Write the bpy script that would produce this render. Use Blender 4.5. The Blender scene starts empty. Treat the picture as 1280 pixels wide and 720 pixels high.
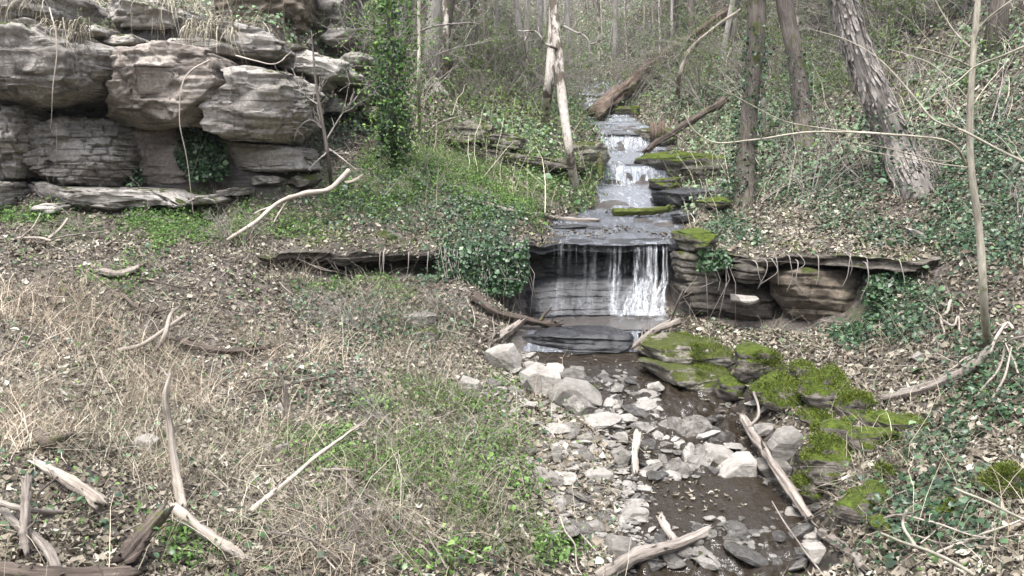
EXPOSURE = 2.25; HAZE = 0.0004
import bpy, math, random
import numpy as np
from mathutils import Vector, Matrix
R = math.radians
rng = np.random.default_rng(7)
random.seed(7)
scene = bpy.context.scene
COL = scene.collection

# ------------------------------------------------------------------ camera
CZ = 3.2                      # eye height above the lowest visible stream bed
F = 1004.0                    # focal length in photo pixels (1280 wide)
PITCH = R(8.0)
cp, sp = math.cos(PITCH), math.sin(PITCH)
cam_d = bpy.data.cameras.new('camera'); cam = bpy.data.objects.new('camera', cam_d); COL.objects.link(cam)
cam.location = (0, 0, CZ); cam.rotation_euler = (R(90) - PITCH, 0, 0)
cam_d.sensor_width = 36; cam_d.lens = 36 * F / 1280; cam_d.clip_end = 1000; cam_d.clip_start = 0.05
scene.camera = cam

def P(px, py, d):
    """point at horizontal distance d (world Y) seen at photo position px, py"""
    u = (px - 640) / F; v = (360 - py) / F
    dy = cp + v * sp; dz = -sp + v * cp
    k = d / dy
    return np.array([u * k, d, CZ + dz * k])
def proj(x, y, z):
    zz = z - CZ
    f = y * cp - zz * sp; up = y * sp + zz * cp
    f = np.where(np.abs(f) < 1e-6, 1e-6, f)
    return 640 + F * x / f, 360 - F * up / f, f

# ------------------------------------------------------------------ noise
def _h(ix, iy, iz, s):
    n = (ix.astype(np.int64) * 374761393 + iy.astype(np.int64) * 668265263 + iz.astype(np.int64) * 2147483647 + s * 974634777) & 0x7fffffff
    n = ((n ^ (n >> 13)) * 1274126177) & 0x7fffffff
    n = ((n ^ (n >> 15)) * 2246822519) & 0x7fffffff
    n = n ^ (n >> 16)
    return (n & 0xffff) / 65535.0 * 2 - 1
def n2(x, y, s=0):
    x = np.asarray(x, float); y = np.asarray(y, float)
    ix = np.floor(x); iy = np.floor(y); fx = x - ix; fy = y - iy
    fx = fx * fx * (3 - 2 * fx); fy = fy * fy * (3 - 2 * fy); z = np.zeros_like(ix)
    a = _h(ix, iy, z, s); b = _h(ix + 1, iy, z, s); c = _h(ix, iy + 1, z, s); d = _h(ix + 1, iy + 1, z, s)
    return (a * (1 - fx) + b * fx) * (1 - fy) + (c * (1 - fx) + d * fx) * fy
def n3(x, y, z, s=0):
    x = np.asarray(x, float); y = np.asarray(y, float); z = np.asarray(z, float)
    ix = np.floor(x); iy = np.floor(y); iz = np.floor(z); fx = x - ix; fy = y - iy; fz = z - iz
    fx = fx * fx * (3 - 2 * fx); fy = fy * fy * (3 - 2 * fy); fz = fz * fz * (3 - 2 * fz)
    r = 0
    for dz, wz in ((0, 1 - fz), (1, fz)):
        for dy, wy in ((0, 1 - fy), (1, fy)):
            for dx, wx in ((0, 1 - fx), (1, fx)):
                r = r + _h(ix + dx, iy + dy, iz + dz, s) * wx * wy * wz
    return r
def fbm2(x, y, o=4, s=0):
    r = 0; a = 1.0
    for i in range(o):
        r = r + a * n2(x * 2 ** i + 17.3 * i, y * 2 ** i - 9.1 * i, s + i); a *= .5
    return r
def fbm3(x, y, z, o=4, s=0):
    r = 0; a = 1.0
    for i in range(o):
        r = r + a * n3(x * 2 ** i + 17.3 * i, y * 2 ** i - 9.1 * i, z * 2 ** i + 5.7 * i, s + i); a *= .5
    return r
def ss(e0, e1, x):
    t = np.clip((x - e0) / (e1 - e0), 0, 1); return t * t * (3 - 2 * t)

# ------------------------------------------------------------------ terrain
def tps_fit(pts, lam=0.02):
    pts = np.array(pts, float); X = pts[:, :2]; n = len(X)
    d2 = ((X[:, None] - X[None]) ** 2).sum(-1)
    K = np.where(d2 > 0, 0.5 * d2 * np.log(d2 + 1e-12), 0) + lam * np.eye(n)
    A = np.zeros((n + 3, n + 3)); A[:n, :n] = K; A[:n, n] = 1; A[:n, n + 1:] = X; A[n, :n] = 1; A[n + 1:, :n] = X.T
    b = np.zeros(n + 3); b[:n] = pts[:, 2]
    w = np.linalg.solve(A, b)
    return X, w
def tps_eval(m, x, y):
    X, w = m; n = len(X)
    out = w[n] + w[n + 1] * x + w[n + 2] * y
    for i in range(n):
        d2 = (x - X[i, 0]) ** 2 + (y - X[i, 1]) ** 2 + 1e-12
        out = out + w[i] * 0.5 * d2 * np.log(d2)
    return out

LIP = [(330, 322, 10.6), (450, 320, 11.0), (545, 320, 11.4), (640, 314, 11.9), (740, 306, 12.4), (835, 303, 12.4),
       (870, 312, 11.6), (960, 322, 10.8), (1060, 327, 10.3), (1165, 327, 9.8)]
lipw = np.array([P(*q) for q in LIP])
def ylip(x): return np.interp(x, lipw[:, 0], lipw[:, 1])
def recess(x): return np.interp(x, [-4, -3.2, -1.2, -0.3, 0.2, 2.5, 3.0, 3.6, 4.6, 5.0, 5.3], [.1, .8, .9, .75, .65, .65, .6, .85, 1.0, .9, .3])

SHARED = [(0, 262, 11.3), (150, 262, 11.6), (250, 262, 11.9), (200, 300, 10.6), (0, 300, 10.3), (280, 320, 10.5),
          (0, 340, 9.3), (150, 340, 9.7), (1280, 330, 9.0), (1230, 350, 9.0), (1200, 330, 9.5), (1280, 440, 7.4), (1280, 580, 5.6), (1280, 720, 4.4)]
LOW = [(345, 344, 10.6), (450, 344, 11.1), (540, 348, 11.4), (600, 368, 11.2), (640, 395, 12.0), (840, 392, 12.1), (870, 392, 11.6),
       (940, 405, 11.0), (1010, 412, 10.6), (1080, 400, 10.2), (1150, 356, 9.8), (850, 430, 10.4), (950, 426, 9.9), (1050, 435, 9.3),
       (1150, 405, 8.9), (1250, 385, 8.2), (900, 440, 9.7), (1000, 468, 8.6), (1080, 500, 7.8), (1200, 520, 6.8), (1150, 620, 5.8),
       (1100, 575, 6.5), (1060, 640, 6.0), (1100, 720, 5.1), (1010, 640, 6.4), (970, 560, 7.4), (935, 505, 8.4),
       (640, 452, 10.0), (690, 505, 8.8), (730, 565, 7.7), (750, 640, 6.7), (720, 720, 5.9),
       (600, 425, 10.4), (560, 470, 9.0), (600, 545, 7.5), (600, 640, 6.2), (600, 720, 5.4), (450, 560, 6.8), (450, 720, 5.1), (300, 440, 8.6),
       (300, 560, 6.5), (300, 720, 4.8), (150, 430, 8.4), (150, 560, 6.3), (150, 720, 4.5), (0, 440, 7.7), (0, 560, 5.9), (0, 720, 4.2),
       (300, 365, 9.9), (450, 402, 9.9), (520, 410, 10.2)]
UP = [(350, 302, 11.3), (450, 282, 12.0), (430, 240, 12.6), (540, 282, 12.5), (600, 262, 13.0), (650, 290, 12.8), (700, 272, 14.3),
      (735, 276, 14.4), (560, 215, 14.0), (640, 228, 15.0), (700, 248, 15.4), (540, 183, 16.4), (600, 196, 16.9), (660, 208, 17.0), (730, 218, 17.4),
      (540, 152, 17.0), (600, 166, 17.7), (660, 172, 18.0), (735, 190, 18.4), (545, 112, 19.5), (640, 140, 19.7), (700, 150, 20.8),
      (480, 150, 16.0), (430, 200, 13.6), (400, 216, 13.0), (420, 120, 16.0), (460, 60, 20), (640, 80, 22.5), (560, 50, 22.5), (690, 105, 25.5),
      (640, 20, 27), (740, 100, 31), (740, 60, 35), (740, 10, 41), (500, 10, 25),
      (880, 300, 12.2), (960, 292, 11.8), (1050, 292, 11.3), (1160, 300, 10.6), (932, 256, 14.4), (870, 272, 14.3), (1000, 240, 13.5), (1100, 222, 12.8),
      (1200, 220, 11.5), (1280, 240, 10.2), (905, 215, 17.6), (862, 228, 17.6), (1000, 180, 16.8), (960, 150, 20), (870, 180, 21), (850, 150, 24),
      (900, 100, 24.5), (1000, 110, 21), (1100, 120, 17.5), (1200, 100, 15.5), (1280, 80, 13.5), (1280, 0, 16.5), (1150, 0, 20), (1000, 0, 24.5), (900, 0, 30),
      (820, 60, 31.5), (835, 120, 27), (800, 128, 28.5), (820, 0, 38)]
WORLD = [(0, 75, 26), (-30, 60, 24), (30, 60, 26), (-32, 30, 14), (32, 30, 17), (-22, 14, 5), (22, 12, 8), (-14, 4, .6), (14, 4, 3),
         (-12, -10, 3), (12, -10, 4), (0, -14, -3), (-25, -15, 14), (25, -15, 16), (0, -38, 9), (1.5, 1.5, -3.3), (-3, 1.5, -2.6), (5, 1.5, -2.0), (0, 130, 30), (-70, 60, 34), (70, 60, 36), (60, 0, 20), (-60, 0, 16), (0, -60, 18)]
world_pts = [np.array([a, b, CZ + c]) for a, b, c in WORLD]
FLOOR = [np.array([x, float(np.interp(x, lipw[:, 0], lipw[:, 1])) + o_, CZ + z]) for x, z in ((-3.0, -1.33), (-2.5, -1.38), (-1.9, -1.42), (-1.3, -1.45), (-.7, -1.6), (3.2, -2.0), (3.7, -2.0), (4.2, -1.8), (4.7, -1.45)) for o_ in (.15, .8, 1.6)]
T_LOW = tps_fit([P(*q) for q in LOW + SHARED] + world_pts + FLOOR)
T_UP = tps_fit([P(*q) for q in UP + SHARED + LIP] + world_pts)

CRK_LO = [(790, 1060, 760, 5.5), (775, 1020, 720, 6.0), (790, 1015, 640, 6.75), (795, 1000, 605, 7.2), (765, 955, 560, 7.9), (745, 930, 510, 8.7), (700, 900, 472, 9.5), (655, 815, 446, 10.25),
          (652, 800, 440, 10.4), (650, 800, 416, 10.75), (645, 815, 412, 10.95), (640, 832, 398, 12.0), (640, 838, 352, 12.4), (640, 840, 345, 12.95), (640, 840, 344, 14)]
CRK_UP = [(680, 850, 306, 12.0), (690, 850, 303, 12.5), (690, 852, 282, 14.2), (745, 852, 262, 15.8), (752, 838, 228, 18.35), (752, 842, 207, 18.5), (755, 832, 184, 21.3), (745, 832, 169, 21.5),
          (735, 800, 151, 24.8), (715, 768, 130, 27.9), (706, 768, 121, 28.1), (700, 775, 112, 34), (700, 775, 104, 40)]
def crk_table(t):
    a = []
    for l, r, py, d in t:
        A = P(l, py, d); B = P(r, py, d); a.append((d, (A[0] + B[0]) / 2, (B[0] - A[0]) / 2, A[2]))
    return np.array(a)
C_LO = crk_table(CRK_LO); C_UP = crk_table(CRK_UP)
def crk(t, y): return np.interp(y, t[:, 0], t[:, 1]), np.interp(y, t[:, 0], t[:, 2]), np.interp(y, t[:, 0], t[:, 3])

def strat(z, h, k=.75):
    q = z / h; f = np.floor(q); r = q - f
    return (f + ss(k, 1, r)) * h

def carve(H, x, y, tab, depth, smooth):
    xc, hw, zw = crk(tab, y)
    xx = x + .13 * n2(x * 1.7, y * 1.7, 41) + .05 * n2(x * 5, y * 5, 42)
    t = np.abs(xx - xc)
    ok = (y > tab[0, 0]) * (ss(32, 29.6, y) if tab[-1, 0] > 30 else 1.0 * (y < tab[-1, 0]))
    bed = zw - depth * (1 - np.clip(t / hw, 0, 1) ** 2)
    w = (1 - ss(hw * .92, hw * .92 + smooth, t)) * ok
    return H * (1 - w) + bed * w, w

def base(x, y, rec=True, noise=True):
    lo = tps_eval(T_LOW, x, y); up = tps_eval(T_UP, x, y)
    rough = .075 * fbm2(x * .9, y * .9, 3, 3) + .035 * fbm2(x * 4, y * 4, 3, 9)
    # knolls and hollows further up
    far = ss(18, 40, np.hypot(x, y)); big = far * .5 * fbm2(x * .12, y * .12, 3, 77)
    lo2, w1 = carve(lo, x, y, C_LO, .10, .35)
    up2, w2 = carve(up, x, y, C_UP, .03, .45)
    if noise:
        lo2 = lo2 + rough * (1 - .75 * w1); up2 = up2 + (rough + big) * (1 - .93 * w2)
    # cliff terrace on the left
    ct = CZ + 2.15 + .26 * (y - 12.6) + (.10 * fbm2(x * .8, y * .8, 4, 5) if noise else 0)
    m = ss(12.35, 12.75, y + .25 * n2(x * .7, x * 0 + 3, 8)) * ss(-3.25, -4.3, x) * ss(24, 18, y)
    up2 = up2 * (1 - m) + np.maximum(up2, ct) * m
    ys = ylip(x) + (recess(x) if rec else -0.02)
    wdt = np.interp(x, [-5, -3.4, -3, 5, 5.5, 7.5], [3.5, .8, .12, .12, .6, 3.0])
    s = ss(0, 1, (y - ys + (wdt - .12) * .5) / wdt)
    H = lo2 * (1 - s) + up2 * s
    cw = w1 * (1 - s) + w2 * s
    # bedded rock where the stream runs over it
    st = np.where(s > .5, strat(H + .05 * n2(x * .9, y * .9, 6) + .012 * n2(x * 4, y * 4, 66), .17, .82), strat(H + .03 * n2(x * 1.1, y * 1.1, 7), .11))
    rock = cw * ss(10.2, 10.6, y)
    face = (1 - np.abs(2 * s - 1)) * (wdt < .4)
    k_ = .8 * np.where(s > .5, .22 + .5 * ss(24.5, 25.5, y), 1.0) * rock
    H = H * (1 - k_) + st * k_
    return H, cw, np.clip(np.maximum(rock, face * 1.5), 0, 1), m
def Hs(x, y):
    """ground as the eye sees it from above (ledge tops included)"""
    return base(np.asarray(x, float), np.asarray(y, float), rec=False)[0]
def normal_s(x, y, e=.06):
    hx = (Hs(x + e, y) - Hs(x - e, y)) / (2 * e); hy = (Hs(x, y + e) - Hs(x, y - e)) / (2 * e)
    n = np.stack([-hx, -hy, np.ones_like(hx)], -1)
    return n / np.linalg.norm(n, axis=-1, keepdims=True)
_D = 2.6 * 1.0045 ** np.arange(0, 760)
def hit(px, py, lift=0.0):
    u = (px - 640) / F; v = (360 - py) / F
    dy = cp + v * sp; dz = -sp + v * cp
    x = u / dy * _D; z = CZ + dz / dy * _D
    h = Hs(x, _D)
    k = np.nonzero(z <= h + lift)[0]
    i = int(k[0]) if len(k) else len(_D) - 1
    return np.array([x[i], _D[i], h[i] + lift])

# ------------------------------------------------------------------ mesh helpers
def tag(o, label=None, cat=None, group=None, kind=None):
    if label: o['label'] = label
    if cat: o['category'] = cat
    if group: o['group'] = group
    if kind: o['kind'] = kind
    return o
def link(name, me, mat=None, parent=None):
    o = bpy.data.objects.new(name, me); COL.objects.link(o)
    if mat is not None and len(me.materials) == 0: me.materials.append(mat)
    if parent is not None: o.parent = parent
    return o
def empty(name, loc):
    o = bpy.data.objects.new(name, None); COL.objects.link(o); o.location = loc; o.empty_display_size = .1
    return o
def mesh_np(name, V, Fc, smooth=True, attrs=None):
    """V (n,3); Fc list of (m,k) int arrays"""
    me = bpy.data.meshes.new(name)
    V = np.asarray(V, np.float32)
    if not isinstance(Fc, list): Fc = [Fc]
    Fc = [np.asarray(f, np.int32) for f in Fc if len(f)]
    nl = sum(f.size for f in Fc); nf = sum(len(f) for f in Fc)
    me.vertices.add(len(V)); me.vertices.foreach_set('co', V.ravel())
    me.loops.add(nl); me.loops.foreach_set('vertex_index', np.concatenate([f.ravel() for f in Fc]))
    me.polygons.add(nf)
    tot = np.concatenate([np.full(len(f), f.shape[1], np.int32) for f in Fc])
    st = np.concatenate([[0], np.cumsum(tot)[:-1]]).astype(np.int32)
    me.polygons.foreach_set('loop_start', st)
    me.polygons.foreach_set('use_smooth', np.full(nf, smooth))
    for k, a in (attrs or {}).items():
        at = me.attributes.new(k, 'FLOAT', 'POINT'); at.data.foreach_set('value', np.asarray(a, np.float32))
    me.update(calc_edges=True); me.validate()
    return me
def bc_attr(me, bc):
    at = me.attributes.new('bc', 'FLOAT_VECTOR', 'POINT'); at.data.foreach_set('vector', np.vstack(bc).astype(np.float32).ravel())
class MB:
    def __init__(s): s.v = []; s.f4 = []; s.f3 = []; s.n = 0; s.a = []; s.bc = []
    def add(s, V, f4=None, f3=None, val=0.0, bc=None):
        V = np.asarray(V, float); s.v.append(V); s.bc.append(V if bc is None else bc)
        if f4 is not None and len(f4): s.f4.append(np.asarray(f4) + s.n)
        if f3 is not None and len(f3): s.f3.append(np.asarray(f3) + s.n)
        s.a.append(np.full(len(V), val)); s.n += len(V)
    def tube(s, pts, rad, sides=8, val=0.0, rough=0.0, seed=0, cap=True, wide=1.0, ridge=0.0, split=0.0):
        pts = np.asarray(pts, float); m = len(pts)
        rad = np.broadcast_to(np.asarray(rad, float), (m,))
        T = np.gradient(pts, axis=0); T /= np.linalg.norm(T, axis=1, keepdims=True) + 1e-9
        ref = np.array([0., 0, 1]) if abs(T[0][2]) < .8 else np.array([1., 0, 0])
        A = np.cross(T, ref); A /= np.linalg.norm(A, axis=1, keepdims=True) + 1e-9
        for i in range(1, m):
            a = A[i - 1] - T[i] * np.dot(A[i - 1], T[i]); A[i] = a / (np.linalg.norm(a) + 1e-9)
        B = np.cross(T, A)
        th = np.linspace(0, 2 * np.pi, sides, endpoint=False)
        ring = np.cos(th)[None, :, None] * A[:, None] + np.sin(th)[None, :, None] * B[:, None] * wide
        rr = rad[:, None] * np.ones((1, sides))
        Ln = np.concatenate([[0], np.cumsum(np.linalg.norm(np.diff(pts, axis=0), axis=1))])
        thb = th[None] + 0 * rr; R0 = rad.max(); BC = np.stack([np.cos(thb) * R0, np.sin(thb) * R0, Ln[:, None] + 0 * rr + seed * 3.1], -1)
        if ridge: rr = rr * (1 + ridge * (fbm3(np.cos(thb) * 3.2, np.sin(thb) * 3.2, Ln[:, None] * .16 / R0, 3, seed) - .5 * np.abs(n3(np.cos(thb) * 2.6, np.sin(thb) * 2.6, Ln[:, None] * .10 / R0, seed + 4))))
        V = pts[:, None] + ring * rr[..., None]
        if split:
            for e_, sg in ((0, -1), (m - 1, 1)):
                V[e_] = V[e_] + T[e_] * sg * R0 * split * n2(th * 2.3, th * 0 + e_, seed)[:, None]
        if rough:
            d = fbm3(V[..., 0] * .6 / rad.max(), V[..., 1] * .6 / rad.max(), V[..., 2] * .25 / rad.max(), 3, seed)
            V = V + ring * (rr * rough * d)[..., None]
        i = np.arange(m - 1)[:, None] * sides; j = np.arange(sides)[None]; k = (j + 1) % sides
        f = np.stack([i + j, i + k, i + sides + k, i + sides + j], -1).reshape(-1, 4)
        V = V.reshape(-1, 3); BC = BC.reshape(-1, 3); f3 = []
        if cap:
            V = np.vstack([V, pts[:1], pts[-1:]]); BC = np.vstack([BC, [[0, 0, 0], [0, 0, Ln[-1]]]]); c0 = len(V) - 2; c1 = c0 + 1
            jj = np.arange(sides); kk = (jj + 1) % sides
            f3 = np.vstack([np.stack([kk, jj, np.full(sides, c0)], -1), np.stack([jj + (m - 1) * sides, kk + (m - 1) * sides, np.full(sides, c1)], -1)])
        s.add(V, f, f3, val, BC)
    def build(s, name, mat, parent=None, smooth=True):
        V = np.vstack(s.v); Fc = []
        if s.f4: Fc.append(np.vstack(s.f4))
        if s.f3: Fc.append(np.vstack(s.f3))
        off = np.zeros(3)
        if parent is not None: off = np.array(parent.location)
        me = mesh_np(name, V - off, Fc, smooth, {'rnd': np.concatenate(s.a)}); bc_attr(me, s.bc)
        return link(name, me, mat, parent)
def spline(pts, n):
    pts = np.asarray(pts, float)
    if len(pts) == 2: return pts[0] + (pts[1] - pts[0]) * np.linspace(0, 1, n)[:, None]
    q = np.vstack([2 * pts[0] - pts[1], pts, 2 * pts[-1] - pts[-2]]); m = len(pts) - 1
    out = []
    for t in np.linspace(0, m, n):
        i = min(int(t), m - 1); u = t - i; a, b, c, d = q[i:i + 4]
        out.append(.5 * (2 * b + (c - a) * u + (2 * a - 5 * b + 4 * c - d) * u * u + (3 * b - a - 3 * c + d) * u ** 3))
    return np.array(out)
def wig(pts, amp, freq=1.0, seed=0):
    L = np.concatenate([[0], np.cumsum(np.linalg.norm(np.diff(pts, axis=0), axis=1))]) * freq
    return pts + amp * np.stack([n2(L, L * 0 + 3.7 * i + seed * 1.31, seed + i) for i in range(3)], -1)
def copy_tree(o, parent=None):
    c = o.copy(); COL.objects.link(c)
    if parent is not None: c.parent = parent
    for ch in [q for q in o.children]: copy_tree(ch, c)
    return c
# ------------------------------------------------------------------ materials
class N:
    def __init__(s, name):
        s.m = bpy.data.materials.new(name); s.m.use_nodes = True; s.t = s.m.node_tree; s.t.nodes.clear()
        s.out = s.n('ShaderNodeOutputMaterial')
    def n(s, k, **kw):
        q = s.t.nodes.new(k)
        for a, b in kw.items(): setattr(q, a, b)
        return q
    def l(s, a, b): s.t.links.new(a, b)
    def val(s, sock, v):
        if isinstance(v, bpy.types.NodeSocket): s.l(v, sock)
        else: sock.default_value = v
    def coord(s, scale=(1, 1, 1), kind='Object'):
        tc = s.n('ShaderNodeTexCoord'); mp = s.n('ShaderNodeMapping'); mp.inputs['Scale'].default_value = scale
        s.l(tc.outputs[kind], mp.inputs[0]); return mp.outputs[0]
    def noise(s, vec, scale, detail=6, rough=.6, dist=0.0, out='Fac'):
        q = s.n('ShaderNodeTexNoise'); s.l(vec, q.inputs['Vector']); q.inputs['Scale'].default_value = scale
        q.inputs['Detail'].default_value = detail; q.inputs['Roughness'].default_value = rough; q.inputs['Distortion'].default_value = dist
        return q.outputs[out]
    def voro(s, vec, scale, feature='F1', out='Distance'):
        q = s.n('ShaderNodeTexVoronoi', feature=feature); s.l(vec, q.inputs['Vector']); q.inputs['Scale'].default_value = scale
        return q.outputs[out]
    def ramp(s, fac, stops, interp='LINEAR'):
        q = s.n('ShaderNodeValToRGB'); q.color_ramp.interpolation = interp; e = q.color_ramp.elements
        while len(e) < len(stops): e.new(.5)
        for i, (p, c) in enumerate(stops):
            e[i].position = p; e[i].color = (c, c, c, 1) if not hasattr(c, '__len__') else (*c, 1)
        s.l(fac, q.inputs[0]); return q.outputs[0]
    def mix(s, f, a, b, mode='MIX'):
        q = s.n('ShaderNodeMix', data_type='RGBA', blend_type=mode)
        s.val(q.inputs[0], f); 
        for i, v in ((6, a), (7, b)):
            if isinstance(v, bpy.types.NodeSocket): s.l(v, q.inputs[i])
            else: q.inputs[i].default_value = (*v, 1)
        return q.outputs[2]
    def math(s, op, a, b=0.0, clamp=False):
        q = s.n('ShaderNodeMath', operation=op, use_clamp=clamp); s.val(q.inputs[0], a); s.val(q.inputs[1], b); return q.outputs[0]
    def attr(s, name, out='Fac'):
        q = s.n('ShaderNodeAttribute', attribute_name=name); return q.outputs[out]
    def bump(s, h, strength=.5, dist=.02, nrm=None):
        q = s.n('ShaderNodeBump'); s.l(h, q.inputs['Height']); q.inputs['Strength'].default_value = strength; q.inputs['Distance'].default_value = dist
        if nrm is not None: s.l(nrm, q.inputs['Normal'])
        return q.outputs[0]
    def up(s):
        g = s.n('ShaderNodeNewGeometry'); x = s.n('ShaderNodeSeparateXYZ'); s.l(g.outputs['Normal'], x.inputs[0]); return x.outputs['Z']
    def orand(s): return s.n('ShaderNodeObjectInfo').outputs['Random']
    def pr(s, col, rough=.9, nrm=None, spec=.3, **kw):
        q = s.n('ShaderNodeBsdfPrincipled')
        if isinstance(col, bpy.types.NodeSocket): s.l(col, q.inputs['Base Color'])
        else: q.inputs['Base Color'].default_value = (*col, 1)
        s.val(q.inputs['Roughness'], rough); q.inputs['Specular IOR Level'].default_value = spec
        if nrm is not None: s.l(nrm, q.inputs['Normal'])
        for k, v in kw.items(): s.val(q.inputs[k.replace('_', ' ')], v)
        return q.outputs[0]
    def done(s, sh): s.l(sh, s.out.inputs[0]); return s.m

def rock_mat(name, pale, mid, dark, moss=0.0, wet=False, zs=7.0, mosscol=((.028, .036, .009), (.085, .10, .022)), lichen=.3, bump=.85, cracks=1.0):
    n = N(name); v = n.coord(); vs = n.coord((1, 1, zs))
    a = n.noise(v, 1.7, 8, .65); st = n.noise(vs, 1.6, 8, .7); fine = n.noise(v, 22, 6, .7)
    f = n.math('ADD', n.math('MULTIPLY', a, .66), n.math('MULTIPLY', st, .34))
    col = n.ramp(f, [(.30, dark), (.47, mid), (.64, pale)])
    col = n.mix(n.ramp(fine, [(.3, .55), (.6, 0.0)]), col, dark)
    li = n.ramp(n.noise(v, 5.5, 5, .7), [(.57, 0.0), (.66, lichen)])
    col = n.mix(li, col, [min(1, c * 1.35) for c in pale])
    # thin dark partings between beds
    pt = n.ramp(n.noise(n.coord((.35, .35, zs * 2.2)), 1.5, 4, .6), [(.33, .6), (.38, 0.0)])
    col = n.mix(pt, col, [c * .45 for c in dark])
    vor = n.n('ShaderNodeTexVoronoi', feature='DISTANCE_TO_EDGE'); n.l(n.coord((1.5, 1.5, .55)), vor.inputs['Vector']); vor.inputs['Scale'].default_value = .75; vor.inputs['Randomness'].default_value = .8
    wv_ = n.math('ADD', vor.outputs['Distance'], n.math('MULTIPLY', n.math('SUBTRACT', n.noise(v, 11, 6, .7), .5), .16))
    jt = n.ramp(wv_, [(.004, .22 * cracks), (.025, 0.0)])
    col = n.mix(jt, col, [c * .35 for c in dark]); pt = n.math('MAXIMUM', pt, jt)
    # tint by object
    hsv = n.n('ShaderNodeHueSaturation'); n.l(col, hsv.inputs['Color']); n.l(n.math('ADD', n.math('MULTIPLY', n.orand(), .5), .75), hsv.inputs['Value'])
    col = hsv.outputs[0]
    h = n.math('ADD', n.math('MULTIPLY', st, 1.0), n.math('MULTIPLY', fine, .35))
    h = n.math('SUBTRACT', h, n.math('MULTIPLY', pt, .5))
    nb = n.bump(h, bump, .05)
    rough = n.ramp(n.noise(v, 4, 5, .7), [(.35, .22), (.65, .5)]) if wet else .88
    if moss > 0:
        mm = n.math('ADD', n.math('MULTIPLY', n.noise(v, 2.6, 6, .65), 1.0), n.math('MULTIPLY', n.up(), .28))
        mask = n.ramp(mm, [(.86 - .55 * moss, 0.0), (.93 - .55 * moss, 1.0)])
        mc = n.ramp(n.noise(v, 17, 8, .8), [(.36, mosscol[0]), (.66, mosscol[1])])
        col = n.mix(mask, col, mc)
        mb = n.noise(v, 60, 4, .8)
        nb = n.bump(n.math('MULTIPLY', mb, mask), .8, .03, nb)
        rough = .9
    return n.done(n.pr(col, rough, nb, .45 if wet else .25))

M = {}
M['cliff'] = rock_mat('cliff_rock', (.44, .405, .36), (.25, .225, .197), (.06, .052, .044), .2)
M['cliff_warm'] = rock_mat('cliff_rock_warm', (.40, .352, .303), (.235, .20, .17), (.065, .054, .045), .1, zs=5)
M['cliff_pale'] = rock_mat('cliff_rock_pale', (.52, .48, .43), (.32, .29, .255), (.09, .078, .066), .15)
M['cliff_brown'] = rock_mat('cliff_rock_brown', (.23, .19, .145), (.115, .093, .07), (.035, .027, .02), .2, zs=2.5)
M['ledge'] = rock_mat('ledge_rock', (.19, .165, .14), (.08, .068, .055), (.022, .018, .015), .14)
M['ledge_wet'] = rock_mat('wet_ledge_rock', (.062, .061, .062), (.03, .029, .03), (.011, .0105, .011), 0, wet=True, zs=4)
M['mossy'] = rock_mat('mossy_rock', (.30, .28, .25), (.14, .12, .10), (.035, .03, .025), .62, mosscol=((.02, .03, .005), (.125, .165, .018)))
M['mossy_half'] = rock_mat('half_mossy_rock', (.36, .33, .29), (.17, .15, .12), (.04, .035, .028), .40, mosscol=((.026, .032, .008), (.095, .11, .02)))
M['stone'] = rock_mat('pale_stone', (.38, .355, .32), (.255, .234, .206), (.095, .084, .07), .0, zs=2.5, lichen=.25, bump=.5, cracks=.25)
M['stone_grey'] = rock_mat('grey_stone', (.33, .305, .275), (.18, .163, .143), (.055, .048, .04), .05, zs=3)
M['stone_wet'] = rock_mat('wet_stone', (.2, .19, .18), (.10, .09, .08), (.03, .027, .024), .05, wet=True, zs=3)

def bark_mat(name, pale, mid, dark, sc=1.0, stretch=.18, moss=0.0, patch=None, bump=.8, mosscol=((.03, .04, .008), (.09, .11, .02))):
    n = N(name); v = n.coord(); mp = n.n('ShaderNodeMapping'); mp.inputs['Scale'].default_value = (1, 1, stretch); n.l(n.attr('bc', 'Vector'), mp.inputs[0]); vs = mp.outputs[0]
    f = n.noise(vs, 26 * sc, 7, .72, .4); g = n.noise(v, 2.2, 5, .6)
    col = n.ramp(n.math('ADD', n.math('MULTIPLY', f, .7), n.math('MULTIPLY', g, .3)), [(.34, dark), (.5, mid), (.66, pale)])
    if patch is not None:
        col = n.mix(n.ramp(n.noise(n.coord((1, 1, .5)), 5, 5, .6), [(.50, 0.0), (.56, 1.0)]), col, patch)
    if moss > 0:
        mk = n.ramp(n.noise(v, 3.5, 6, .7), [(.66 - .3 * moss, 0.0), (.74 - .3 * moss, .9)])
        col = n.mix(mk, col, n.ramp(n.noise(v, 14, 5, .7), [(.3, mosscol[0]), (.65, mosscol[1])]))
    hsv = n.n('ShaderNodeHueSaturation'); n.l(col, hsv.inputs['Color']); n.l(n.math('ADD', n.math('MULTIPLY', n.orand(), .4), .8), hsv.inputs['Value'])
    return n.done(n.pr(hsv.outputs[0], .92, n.bump(f, bump, .03), .2))
M['bark_grey'] = bark_mat('grey_bark', (.42, .39, .36), (.27, .245, .22), (.12, .105, .095), .7, bump=.4)
M['bark_dark'] = bark_mat('dark_bark', (.22, .19, .16), (.12, .10, .085), (.035, .03, .025), 1, moss=.35)
M['bark_birch'] = bark_mat('pale_mottled_bark', (.60, .55, .49), (.42, .37, .32), (.17, .145, .12), .5, .8, bump=.3, patch=(.11, .09, .07))
M['bark_shag'] = bark_mat('shaggy_bark', (.36, .325, .29), (.19, .168, .148), (.045, .038, .032), .55, .10, bump=1.0)
M['bark_pale'] = bark_mat('pale_sapling_bark', (.46, .42, .34), (.31, .28, .22), (.15, .13, .10), 1, .3, moss=.12, bump=.3)
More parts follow.
